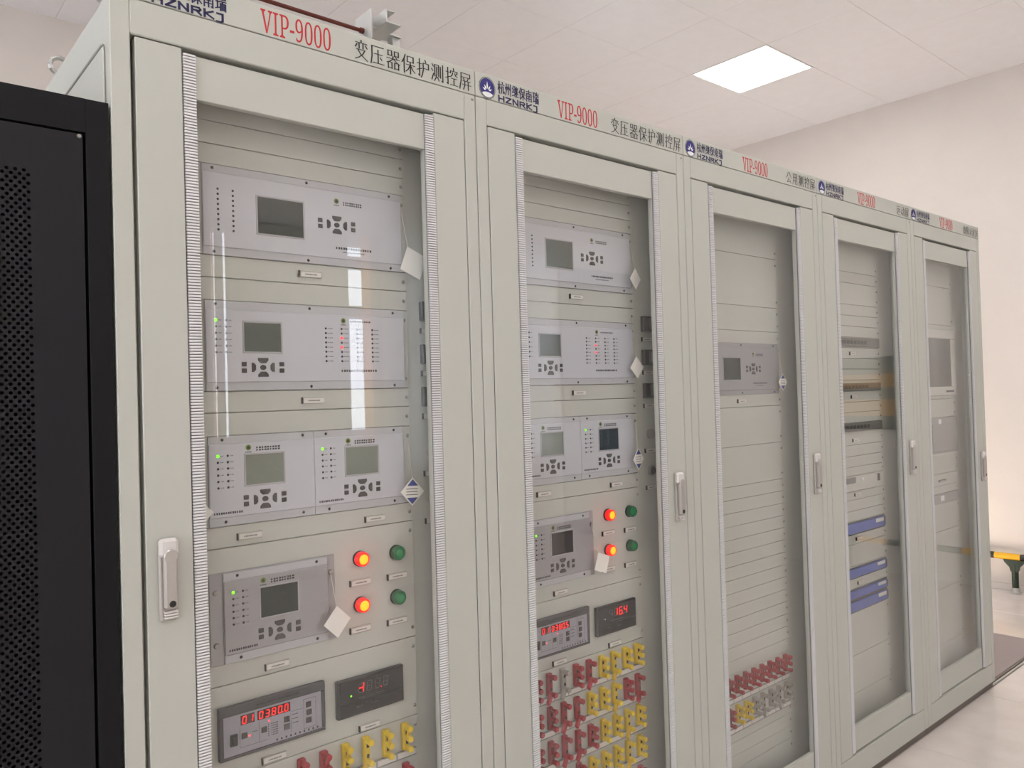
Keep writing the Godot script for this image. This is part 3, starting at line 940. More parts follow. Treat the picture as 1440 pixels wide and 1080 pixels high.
func pilot_lamp(at: Vector3, lit: bool, label: String) -> void:
	var key := "pilot%s" % lit
	if not shared.has(key):
		var base := new_st()
		lathe(base, [Vector2(0.0172, 0.0), Vector2(0.0172, 0.004), Vector2(0.015, 0.005)], 24)
		var rim := new_st()
		lathe(rim, [Vector2(0.0150, 0.004), Vector2(0.0160, 0.006), Vector2(0.0155, 0.017), Vector2(0.0135, 0.0195), Vector2(0.0112, 0.0195)], 24)
		var lens := new_st()
		lathe(lens, [Vector2(0.0112, 0.0190), Vector2(0.008, 0.0215), Vector2(0.0001, 0.0225)], 24)
		shared[key] = [base.commit(), rim.commit(), lens.commit()]
	var t := thing("pilot_lamp", label, "lamp", at, "pilot lamps on the cabinet panels")
	part_mesh("collar", shared[key][0], "lamp_base", t)
	part_mesh("rim", shared[key][1], "lamp_red" if lit else "lamp_green_rim", t)
	part_mesh("lens", shared[key][2], "lamp_core" if lit else "lamp_green", t)
	if lit:
		var l := OmniLight3D.new()
		l.name = "lamp_glow"
		l.light_color = Color(1.0, 0.25, 0.12)
		l.light_energy = 0.0004
		l.light_size = 0.01
		l.omni_range = 10.0
		l.omni_attenuation = 2.0
		l.shadow_enabled = true
		l.position = Vector3(0, 0, 0.035)
		t.add_child(l)

func link_switch(at: Vector3, colour: String, open_: bool, label: String, group: String) -> void:
	var key := "link%s" % open_
	if not shared.has(key):
		var b := new_st()
		cbox(b, Vector3(0, 0, 0.006), Vector3(0.0165, 0.060, 0.012), 0.002)
		var peg := new_st()
		lathe(peg, [Vector2(0.0062, 0.0), Vector2(0.0062, 0.012), Vector2(0.0072, 0.013), Vector2(0.0072, 0.021), Vector2(0.0055, 0.0225), Vector2(0.0001, 0.0225)], 12)
		var bar := new_st()
		if open_:
			cbox(bar, Vector3(0, 0, 0), Vector3(0.012, 0.034, 0.009), 0.0015, Transform3D(Basis(Vector3(0, 0, 1), deg_to_rad(-58)) * Basis(Vector3(1, 0, 0), deg_to_rad(-25)), Vector3(-0.012, -0.031, 0.020)))
		else:
			cbox(bar, Vector3(0, 0.011, 0.0215), Vector3(0.0085, 0.024, 0.005), 0.0012)
		var slot := new_st()
		for y in [0.011, -0.011]:
			cbox(slot, Vector3(0.001, y, 0.0123), Vector3(0.006, 0.008, 0.002), 0.0003)
		shared[key] = [b.commit(), peg.commit(), bar.commit(), slot.commit()]
	var t := thing("link_switch", label, "switch", at, group)
	var m: String = "link_" + colour
	part_mesh("base", shared[key][0], m, t)
	for y in ([0.0225, -0.0225] if open_ else [0.0225, 0.0, -0.0225]):
		part_mesh("peg", shared[key][1], m, t, Vector3(0, y, 0.010))
	part_mesh("link_bar", shared[key][2], (m + "_bar") if colour != "grey" else m, t)
	part_mesh("slot", shared[key][3], "link_slot", t)

func label_strip(at: Vector3, w: float, n: int, label: String) -> void:
	var t := thing("label_strip", label, "label", at, "label strips under the link rows")
	var st := new_st()
	cbox(st, Vector3(w * 0.5, 0, 0.002), Vector3(w, 0.017, 0.004), 0.0008)
	cbox(st, Vector3(w * 0.5, -0.0078, 0.0045), Vector3(w, 0.0018, 0.004), 0.0004)
	cbox(st, Vector3(w * 0.5, 0.0078, 0.0045), Vector3(w, 0.0018, 0.004), 0.0004)
	part("rail", st, "unit_grey", t)
	var p := w / n
	for k in n:
		box_part("paper", Vector3(p * k + 0.0022, -0.0058, 0.003), Vector3(p * (k + 1) - 0.0022, 0.0058, 0.005), "label_paper", t)

func hang_tag(cx: float, cy: float, z: float, angle: float, turn: float, printed: bool, anchor: Vector3, label: String, size := 0.05) -> void:
	var t := thing("hanging_tag", label, "tag", Vector3(cx, cy, z), "tags hanging in the cabinets")
	var xf := Transform3D(Basis(Vector3.UP, deg_to_rad(turn)) * Basis(Vector3(0, 0, 1), deg_to_rad(angle)), Vector3.ZERO)
	var st := new_st()
	cbox(st, Vector3.ZERO, Vector3(size, size, 0.001), 0.0002, xf)
	part("card", st, "card", t)
	var hole := xf * Vector3(size * 0.43, size * 0.43, 0.0)
	var s := new_st()
	tube(s, [hole, anchor - Vector3(cx, cy, z)], 0.0007, 5)
	part("string", s, "string", t)
	if printed:
		var b := new_st()
		var h := size * 0.44
		for k in 2:
			var sg := 1.0 if k == 0 else -1.0
			tri(b, xf * Vector3(sg * h, sg * h, 0.0008), xf * Vector3(sg * h, sg * h * -0.05, 0.0008), xf * Vector3(sg * h * -0.05, sg * h, 0.0008), xf.basis.z)
		part("blue_print", b, "print_blue", t)
		var g := new_st()
		for k in 3:
			var u := (k - 1) * 0.10
			var a := Vector3(-0.26 + u, 0.26 + u, 0) * size
			var c := Vector3(0.22 + u, -0.22 + u, 0) * size
			var n := Vector3(0.012, 0.012, 0) * size
			var zz := Vector3(0, 0, 0.0008)
			quad(g, xf * (a + n + zz), xf * (c + n + zz), xf * (c - n + zz), xf * (a - n + zz), xf.basis.z)
		part("fine_print", g, "grey_ink", t)

func counter_meter(at: Vector3, text: Array, label: String) -> void:
	# grey instrument with a dark frame: coordinates from the lower left corner of the frame
	var t := thing("insulation_monitor", label, "meter", at, "grey meters with red digits")
	var w := 0.223
	var h := 0.102
	var f := new_st()
	var d := 0.012
	bb(f, Vector3(0, 0, 0), Vector3(w, 0.006, d), 0.0015)
	bb(f, Vector3(0, h - 0.019, 0), Vector3(w, h, d), 0.0015)
	bb(f, Vector3(0, 0.006, 0), Vector3(0.009, h - 0.019, d), 0.0015)
	bb(f, Vector3(w - 0.008, 0.006, 0), Vector3(w, h - 0.019, d), 0.0015)
	part("frame", f, "meter_bezel", t)
	var z := 0.009
	var face := box_part("face", Vector3(0.009, 0.006, 0), Vector3(w - 0.008, h - 0.019, z), "meter_face", t)
	var p := new_st()
	fine_print(p, 0.075, 0.165, h - 0.0095, 0.0035, d + 0.0003, 12)
	part("frame_print", p, "ink", t)
	# digit windows
	box_part("digit_window", Vector3(0.043, 0.060, z - 0.001), Vector3(0.071, 0.0785, z + 0.0006), "digit_window", face)
	box_part("digit_window", Vector3(0.077, 0.060, z - 0.001), Vector3(0.146, 0.0785, z + 0.0006), "digit_window", face)
	var dg := new_st()
	for k in 2:
		seven(dg, SEGMENTS[text[0][k]], Vector2(0.0465 + k * 0.0135, 0.0625), Vector2(0.0068, 0.0132), z + 0.001)
	var x := 0.0802
	for k in text[1].length():
		seven(dg, SEGMENTS[text[1][k]], Vector2(x, 0.0625), Vector2(0.0068, 0.0132), z + 0.001)
		if k == 3:
			quad(dg, Vector3(x + 0.0086, 0.0618, z + 0.001), Vector3(x + 0.0102, 0.0618, z + 0.001), Vector3(x + 0.0102, 0.0634, z + 0.001), Vector3(x + 0.0086, 0.0634, z + 0.001), Vector3(0, 0, 1))
		x += 0.0133
	part("digits", dg, "digit_red", face)
	# keys, toggle and lamps
	for k in [[0.186, 0.0625], [0.187, 0.0465], [0.186, 0.0305], [0.138, 0.0455], [0.138, 0.0305], [0.090, 0.0385], [0.050, 0.0385]]:
		var st := new_st()
		cbox(st, Vector3(k[0], k[1], z + 0.0008), Vector3(0.0115, 0.0112, 0.002), 0.0006)
		part("key", st, "key", face)
	var tg := new_st()
	cbox(tg, Vector3(0.0285, 0.036, z + 0.002), Vector3(0.0145, 0.023, 0.004), 0.001)
	cbox(tg, Vector3(0.0285, 0.036, z + 0.005), Vector3(0.0085, 0.015, 0.005), 0.0012, Transform3D(Basis.IDENTITY, Vector3.ZERO))
	part("toggle", tg, "plastic_black", face)
	for k in [[0.101, 0.0525], [0.0605, 0.0355]]:
		var st := new_st()
		lathe(st, [Vector2(0.0001, 0.0014), Vector2(0.0016, 0.001), Vector2(0.002, 0.0)], 10, Transform3D(Basis.IDENTITY, Vector3(k[0], k[1], z)))
		part("lit_lamp", st, "led_red", face)
	var pr := new_st()
	for k in 6:
		fine_print(pr, 0.0985, 0.1015, 0.046 - k * 0.0045, 0.0022, z + 0.0003, 1)
		fine_print(pr, 0.105, 0.120, 0.046 - k * 0.0045, 0.0018, z + 0.0003, 5)
	for k in 10:
		fine_print(pr, 0.115 + k * 0.0098, 0.121 + k * 0.0098, 0.0105, 0.0042, z + 0.0003, 1)
	for k in 3:
		fine_print(pr, 0.150, 0.163, 0.051 - k * 0.0085, 0.002, z + 0.0003, 5)
	fine_print(pr, 0.066, 0.076, 0.041, 0.0016, z + 0.0003, 4)
	# outline rules printed on the face
	for r in [[0.041, 0.0565, 0.041, 0.017], [0.041, 0.017, 0.080, 0.017], [0.080, 0.0565, 0.080, 0.017], [0.147, 0.056, 0.147, 0.016], [0.147, 0.058, 0.173, 0.058], [0.175, 0.0745, 0.175, 0.015], [0.175, 0.0745, 0.202, 0.0745], [0.202, 0.0745, 0.202, 0.015], [0.175, 0.015, 0.202, 0.015], [0.080, 0.017, 0.098, 0.017]]:
		var a := Vector2(r[0], r[1])
		var b := Vector2(r[2], r[3])
		var n := (b - a).normalized().orthogonal() * 0.0003
		quad(pr, Vector3(a.x + n.x, a.y + n.y, z + 0.0003), Vector3(b.x + n.x, b.y + n.y, z + 0.0003), Vector3(b.x - n.x, b.y - n.y, z + 0.0003), Vector3(a.x - n.x, a.y - n.y, z + 0.0003), Vector3(0, 0, 1))
	part("face_print", pr, "ink", face)

func black_meter(at: Vector3, digits: Array, green: bool, label: String) -> void:
	var t := thing("digital_meter", label, "meter", at, "black meters with red digits")
	var w := 0.166
	var h := 0.081
	box_part("case", Vector3(0, 0, 0), Vector3(w, h, 0.012), "plastic_black", t, 0.002)
	var z := 0.0125
	box_part("window", Vector3(0.006, 0.031, 0.011), Vector3(w - 0.004, h - 0.004, z), "meter_dark", t)
	box_part("lower_band", Vector3(0.006, 0.004, 0.011), Vector3(w - 0.004, 0.0295, z), "meter_band", t)
	var lit := new_st()
	var off := new_st()
	for k in 4:
		var at2 := Vector2(0.050 + k * 0.0205, 0.047)
		if digits[k] != "":
			seven(lit, SEGMENTS[digits[k]], at2, Vector2(0.0115, 0.020), z + 0.0004)
			seven(off, SEGMENTS[digits[k]], at2, Vector2(0.0115, 0.020), z + 0.0004, true)
		else:
			seven(off, "abcdefg", at2, Vector2(0.0115, 0.020), z + 0.0004)
		if k == 2:
			quad(lit, Vector3(at2.x + 0.0145, at2.y - 0.001, z + 0.0004), Vector3(at2.x + 0.0165, at2.y - 0.001, z + 0.0004), Vector3(at2.x + 0.0165, at2.y + 0.001, z + 0.0004), Vector3(at2.x + 0.0145, at2.y + 0.001, z + 0.0004), Vector3(0, 0, 1))
	part("digits", lit, "digit_red", t)
	part("unlit_segments", off, "digit_off", t)
	var p := new_st()
	fine_print(p, 0.050, 0.115, 0.036, 0.003, z + 0.0003, 12)
	fine_print(p, 0.045, 0.10, 0.018, 0.0035, z + 0.0003, 5)
	part("fine_print", p, "digit_off", t)
	var g := new_st()
	lathe(g, [Vector2(0.0001, 0.0012), Vector2(0.0017, 0.0008), Vector2(0.002, 0.0)], 10, Transform3D(Basis.IDENTITY, Vector3(0.032, 0.045, z)))
	part("lit_lamp", g, "led_green" if green else "white_ink", t)
	var k2 := new_st()
	for k in 3:
		cbox(k2, Vector3(0.022 + k * 0.052, 0.0165, z + 0.0006), Vector3(0.014, 0.010, 0.0014), 0.0005)
	part("keys", k2, "meter_dark", t)

func side_switches(i: int) -> void:
	var zf := PANEL_Z - 0.006
	var ordn := ["topmost", "middle", "lowest"]
	for k in 3:
		var y: float = 1.689 - 0.1005 * k
		var t := thing("rotary_switch", "%s square dark switch on the side strip of %s" % [ordn[k], WHERE[i]], "switch", Vector3(0.8 * i + 0.708, y, zf), "switches on the side strips")
		var st := new_st()
		cbox(st, Vector3(0, 0, 0.007), Vector3(0.052, 0.046, 0.014), 0.002)
		part("body", st, "plastic_black", t)
		var kn := new_st()
		cbox(kn, Vector3(0, 0, 0.019), Vector3(0.012, 0.036, 0.012), 0.003)
		part("knob", kn, "key", t)
		label_holder(Vector3(0.8 * i + 0.708, y - 0.046, zf), "label under the %s square switch, side strip of %s" % [ordn[k], WHERE[i]], 0.046)
	for k in 2:
		var y: float = 1.357 - 0.111 * k
		var t := thing("push_button", "%s round push button on the side strip of %s" % ["upper" if k == 0 else "lower", WHERE[i]], "button", Vector3(0.8 * i + 0.7105, y, zf), "push buttons on the side strips")
		var st := new_st()
		lathe(st, [Vector2(0.0155, 0.0), Vector2(0.0155, 0.008), Vector2(0.014, 0.0095), Vector2(0.0115, 0.0095)], 20)
		part("ring", st, "screw", t)
		var b := new_st()
		lathe(b, [Vector2(0.0113, 0.002), Vector2(0.0113, 0.010), Vector2(0.010, 0.0115), Vector2(0.0001, 0.0115)], 20)
		part("cap", b, "plastic_black" if k == 1 else "unit_grey", t)
		label_holder(Vector3(0.8 * i + 0.708, y - 0.05, zf), "label under the %s round button, side strip of %s" % ["upper" if k == 0 else "lower", WHERE[i]], 0.046)

# ------------------------------------------------------------------ fitting out the cabinets

func fit_protection(i: int) -> void:
	var x := 0.8 * i
	var where: String = WHERE[i]
	var grp := "protection relays"
	var specs := [
		["display_relay", "wide grey relay with a large dark screen, topmost in %s", 0.180, 1.777],
		["lamp_relay", "wide grey relay with rows of small lamps in %s", 0.180, 1.510],
		["small_relay", "half-width grey relay, hinge side of the pair in %s", 0.180, 1.246],
		["small_relay", "half-width grey relay beside the blue printed tag in %s", 0.402, 1.246],
		["mounted_relay", "metal relay on a screwed plate beside pilot lamps in %s", 0.1765, 0.9785],
	]
	specs[2][1] = "half-width grey relay not beside the blue tag, in %s"
	for s in specs:
		var at := Vector3(x + s[2], s[3], 0)
		if i == 1:
			var cp := copy_thing(shared["relay_%s_%s" % [s[0], s[2]]], "protection_relay", s[1] % where, "relay", at, grp)
			(cp.get_node("screen") as MeshInstance3D).material_override = M[{"display_relay": "screen_mid", "lamp_relay": "screen_mid", "small_relay": "screen_pale" if s[2] < 0.3 else "screen_blue", "mounted_relay": "screen_brown"}[s[0]]]
			continue
		var t := thing("protection_relay", s[1] % where, "relay", at, grp)
		if s[0] == "display_relay":
			display_relay(t)
		elif s[0] == "lamp_relay":
			lamp_relay(t)
		elif s[0] == "small_relay":
			small_relay(t, "relay_face")
		else:
			mounted_relay(t)
		shared["relay_%s_%s" % [s[0], s[2]]] = t
	var zp := PANEL_Z
	for l in [[0.404, 1.754, "under the topmost relay"], [0.404, 1.487, "under the relay with rows of lamps"], [0.260, 1.2215, "under the first half-width relay"], [0.546, 1.220, "under the relay beside the blue tag"],
			[0.505, 1.0855, "under the upper red lamp"], [0.599, 1.0835, "under the upper green lamp"], [0.502, 0.9835, "under the lower red lamp"], [0.596, 0.982, "under the lower green lamp"],
			[0.310, 0.9525, "under the metal relay on a plate"], [0.299, 0.7685, "under the grey meter"], [0.518, 0.7685, "under the black meter"]]:
		label_holder(Vector3(x + l[0], l[1], zp), "name label %s in %s" % [l[2], where])
	for l in [[0.505, 1.137, true, "upper"], [0.598, 1.1365, false, "upper"], [0.504, 1.037, true, "lower"], [0.597, 1.0365, false, "lower"]]:
		pilot_lamp(Vector3(x + l[0], l[1], zp), l[2], "%s %s pilot lamp in %s" % [l[3], "red and orange glowing" if l[2] else "dark green unlit", where])
	counter_meter(Vector3(x + 0.186, 0.7955, zp), ["01", "03800" if i == 0 else "03805"], "grey meter with glowing red digits 01 %s in %s" % ["0380.0" if i == 0 else "0380.5", where])
	black_meter(Vector3(x + 0.437, 0.804, zp), ["-1", "", "", ""] if i == 0 else ["", "1", "6", "4"], i == 0, "black digital meter %s in %s" % ["with one lit red digit" if i == 0 else "reading 16.4", where])
	side_switches(i)

func link_rows(i: int, top: float, pitch: float, rows: Array, strip_dy: float, xs: float) -> void:
	var names := ["top", "second", "third", "fourth", "fifth"]
	var ordinals := ["first", "second", "third", "fourth", "fifth", "sixth", "seventh", "eighth", "ninth"]
	var colours := {"r": ["red", false], "R": ["red", true], "y": ["yellow", false], "Y": ["yellow", true], "g": ["grey", false], "G": ["grey", true]}
	for r in rows.size():
		for k in rows[r].length():
			var ch: String = rows[r][k]
			if ch == ".":
				continue
			var c: Array = colours[ch]
			var n: int = rows[r].length() - 1 - k
			link_switch(Vector3(0.8 * i + 0.606 - 0.0502 * n, top - pitch * r, PANEL_Z), c[0], c[1], "%s %s link, %s counted towards the rack, %s row, %s" % ["open" if c[1] else "closed", c[0], ordinals[n], names[r], WHERE[i].trim_prefix("the ")], "link switches on the cabinet panels")
		label_strip(Vector3(0.8 * i + xs, top - pitch * r + strip_dy, PANEL_Z), 0.636 - xs, 9, "white label strip under the %s link row of %s" % [names[r], WHERE[i]])

func fit_cabinets() -> void:
	var one_u := 0.04445
	var j0 := [2.13, 2.041, 1.996, 1.9555, 1.777, 1.733, 1.688, 1.5095, 1.467, 1.4215, 1.2455, 1.203, 0.9375, 0.7585, 0.315, 0.215, 0.105]
	var j2 := [2.13, 1.951, 1.773, 1.686, 1.642, 1.465, 1.422, 1.289]
	for k in 15:
		j2.append(1.156 - k * one_u * 0.998)
	j2.append_array([0.356, 0.312, 0.267, 0.223, 0.105])
	var j3 := [2.13, 1.951, 1.906, 1.818, 1.773, 1.729, 1.684, 1.64, 1.596, 1.553, 1.508, 1.463, 1.418, 1.376, 1.333, 1.298, 1.242, 1.197, 1.153, 1.118, 1.055, 1.02, 0.976, 0.935, 0.88, 0.842, 0.754, 0.704, 0.666, 0.57, 0.40, 0.25, 0.105]
	var j4 := [2.13, 1.95, 1.766, 1.409, 1.32, 1.138, 1.052, 0.995, 0.958, 0.912, 0.78, 0.51, 0.25, 0.105]
	var all := [j0, j0, j2, j3, j4]
	for i in 5:
		build_cabinet(i, all[i], [1.766, 1.32, 1.052, 0.958] if i == 4 else [])
	fit_protection(0)
	fit_protection(1)
	link_rows(0, 0.7205, 0.0887, ["...rryYyy", "........R"], -0.041, 0.170)
	link_rows(1, 0.7205, 0.0887, ["rRGrRyYyy", "rrRRyyYrR", "rrRRryyYy", "...ryyyYy", "........R"], -0.041, 0.170)
	link_rows(2, 0.502, 0.098, [".rrrrrrrr", ".ryygGgGg"], -0.052, 0.185)
	# third cabinet: one wide relay
	var lone := copy_thing(shared["relay_display_relay_0.18"], "protection_relay", "single wide grey relay among the blank panels of the third cabinet from the rack", "relay", Vector3(1.6 + 0.178, 1.4645, 0), "protection relays")
	for nm in ["housing", "face_plate"]:
		(lone.get_node(nm) as MeshInstance3D).material_override = M["relay_metal"]
	label_holder(Vector3(2.0 - 0.005, 1.443, PANEL_Z), "white name label under the only relay in the third cabinet from the rack")
	# tags
	hang_tag(0.652, 1.796, -0.060, 68.0, 0.0, false, Vector3(0.636, 1.915, PANEL_Z + 0.003), "blank white tag beside the topmost relay in %s" % WHERE[0], 0.057)
	hang_tag(0.633, 1.272, -0.062, 42.0, 0.0, true, Vector3(0.636, 1.389, PANEL_Z + 0.003), "white tag with blue print beside a half-width relay in %s" % WHERE[0], 0.0455)
	hang_tag(0.148, 1.279, -0.060, 45.0, 0.0, true, Vector3(0.162, 1.389, PANEL_Z + 0.003), "blue printed tag half hidden behind the ribbed trim in %s" % WHERE[0], 0.047)
	hang_tag(0.436, 1.017, -0.062, 46.0, 7.0, false, Vector3(0.431, 1.12, PANEL_Z + 0.006), "blank white tag beside the lower red lamp in %s" % WHERE[0], 0.048)
	hang_tag(0.8 + 0.631, 1.818, -0.060, 46.0, 11.0, false, Vector3(0.8 + 0.634, 1.92, PANEL_Z + 0.003), "blank white tag beside the topmost relay in %s" % WHERE[1], 0.045)
	hang_tag(0.8 + 0.626, 1.557, -0.060, 48.0, 4.0, false, Vector3(0.8 + 0.634, 1.65, PANEL_Z + 0.003), "blank tag beside the relay with rows of lamps in %s" % WHERE[1], 0.046)
	hang_tag(0.8 + 0.620, 1.288, -0.060, 45.0, 12.0, true, Vector3(0.8 + 0.634, 1.389, PANEL_Z + 0.003), "white tag with blue printed corners in %s" % WHERE[1], 0.046)
	hang_tag(0.8 + 0.450, 1.012, -0.058, 70.0, 0.0, false, Vector3(0.8 + 0.431, 1.12, PANEL_Z + 0.006), "blank white tag before the lower red lamp in %s" % WHERE[1], 0.049)
	hang_tag(1.6 + 0.624, 1.505, -0.060, 45.0, 0.0, true, Vector3(1.6 + 0.634, 1.60, PANEL_Z + 0.003), "blue printed tag beside the only relay in %s" % WHERE[2], 0.042)
	fit_fourth()
	fit_fifth()

func slab_unit(called: String, label: String, lo: Vector2, hi: Vector2, m: String, depth: float, group := "") -> Node3D:
	var t := thing(called, label, "unit", Vector3(lo.x, lo.y, PANEL_Z), group)
	box_part("front", Vector3(0, 0, 0), Vector3(hi.x - lo.x, hi.y - lo.y, depth), m, t, 0.001)
	return t

func fit_fourth() -> void:
	var x := 2.4
	var ys := [[1.644, 1.681, "topmost"], [1.463, 1.495, "middle"], [1.299, 1.333, "lowest"]]
	for k in 3:
		var t := slab_unit("network_switch", "dark flat network unit, %s of three in the fourth cabinet from the rack" % ys[k][2], Vector2(x + 0.166, ys[k][0]), Vector2(x + 0.6335, ys[k][1]), "unit_dark", 0.008, "dark network units")
		var h: float = ys[k][1] - ys[k][0]
		for p in 8:
			box_part("port", Vector3(0.12 + p * 0.03, h * 0.3, 0.006), Vector3(0.142 + p * 0.03, h * 0.7, 0.0086), "plastic_black", t)
	var dv := slab_unit("communication_unit", "pale flat unit with a small screen in the fourth cabinet from the rack", Vector2(x + 0.166, 1.0575), Vector2(x + 0.6335, 1.1155), "unit_light", 0.008)
	box_part("screen", Vector3(0.06, 0.032, 0.0065), Vector3(0.212, 0.056, 0.0086), "unit_dark", dv)
	var st := new_st()
	lathe(st, [Vector2(0.0001, 0.004), Vector2(0.005, 0.004), Vector2(0.007, 0.0)], 12, Transform3D(Basis.IDENTITY, Vector3(0.27, 0.043, 0.008)))
	part("knob", st, "white_ink", dv)
	var hd := new_st()
	cbox(hd, Vector3(0.41, 0.040, 0.011), Vector3(0.012, 0.03, 0.008), 0.002)
	part("pull", hd, "key", dv)
	var by := [[0.882, 0.933, "topmost"], [0.7055, 0.7505, "second"], [0.6225, 0.664, "third"], [0.572, 0.6205, "lowest"]]
	for b in by:
		var t := slab_unit("terminal_unit", "blue covered terminal strip, %s of four in the fourth cabinet from the rack" % b[2], Vector2(x + 0.166, b[0]), Vector2(x + 0.6335, b[1]), "key", 0.004, "blue terminal strips")
		var h: float = b[1] - b[0]
		box_part("blue_cover", Vector3(0.004, 0.005, 0.002), Vector3(0.455, h - 0.005, 0.009), "blue_cover", t, 0.002)
		box_part("painted_highlight", Vector3(0.375, h * 0.52, 0.008), Vector3(0.445, h * 0.82, 0.0096), "label_paper", t)  # pale patch standing in for the highlight on the blue cover
		box_part("end_bracket", Vector3(0.457, 0.006, 0.002), Vector3(0.4665, h - 0.006, 0.009), "unit_dark", t, 0.001)
	for l in [[1.617, "under the topmost dark unit"], [1.439, "under the middle dark unit"], [1.262, "under the lowest dark unit"], [1.0405, "under the pale unit"], [0.862, "under the topmost blue strip"], [0.684, "under the second blue strip"]]:
		label_holder(Vector3(x + 0.402, l[0], PANEL_Z), "white name label %s in the fourth cabinet from the rack" % l[1])

func fit_fifth() -> void:
	var x := 3.2
	var t := thing("rack_monitor", "grey rack monitor behind the glass of the fifth cabinet from the rack", "monitor", Vector3(x + 0.16, 1.424, PANEL_Z))
	var f := new_st()
	var w := 0.486
	var h := 0.318
	bb(f, Vector3(0, 0, 0), Vector3(w, 0.044, 0.012), 0.003)
	bb(f, Vector3(0, 0.274, 0), Vector3(w, h, 0.012), 0.003)
	bb(f, Vector3(0, 0.044, 0), Vector3(0.05, 0.274, 0.012), 0.003)
	bb(f, Vector3(0.436, 0.044, 0), Vector3(w, 0.274, 0.012), 0.003)
	part("frame", f, "unit_light", t)
	box_part("screen", Vector3(0.05, 0.044, 0), Vector3(0.436, 0.274, 0.008), "monitor_screen", t)
	box_part("button_bar", Vector3(0.36, 0.016, 0.011), Vector3(0.45, 0.026, 0.0135), "key", t, 0.001)
	var c := slab_unit("industrial_computer", "dark grey computer unit under the monitor in the fifth cabinet from the rack", Vector2(x + 0.16, 1.1405), Vector2(x + 0.646, 1.3185), "unit_grey", 0.010)
	box_part("drive_door", Vector3(0.18, 0.02, 0.009), Vector3(0.46, 0.15, 0.0125), "unit_grey", c, 0.002)
	box_part("badge", Vector3(0.255, 0.150, 0.009), Vector3(0.285, 0.172, 0.012), "white_ink", c, 0.001)
	box_part("lower_lip", Vector3(0.0, -0.001, 0.006), Vector3(0.486, 0.010, 0.013), "unit_light", c, 0.001)
	var k := slab_unit("keyboard_drawer", "pale drawer front with a small handle in the fifth cabinet from the rack", Vector2(x + 0.16, 0.997), Vector2(x + 0.640, 1.050), "unit_light", 0.006)
	box_part("handle", Vector3(0.24, 0.018, 0.005), Vector3(0.32, 0.028, 0.014), "unit_grey", k, 0.002)
	var s := slab_unit("network_switch", "dark grey flat unit with a white square in the fifth cabinet from the rack", Vector2(x + 0.16, 0.9145), Vector2(x + 0.640, 0.957), "unit_grey", 0.008)
	box_part("badge", Vector3(0.255, 0.010, 0.007), Vector3(0.295, 0.034, 0.0095), "white_ink", s)

# ------------------------------------------------------------------ the other things in the room

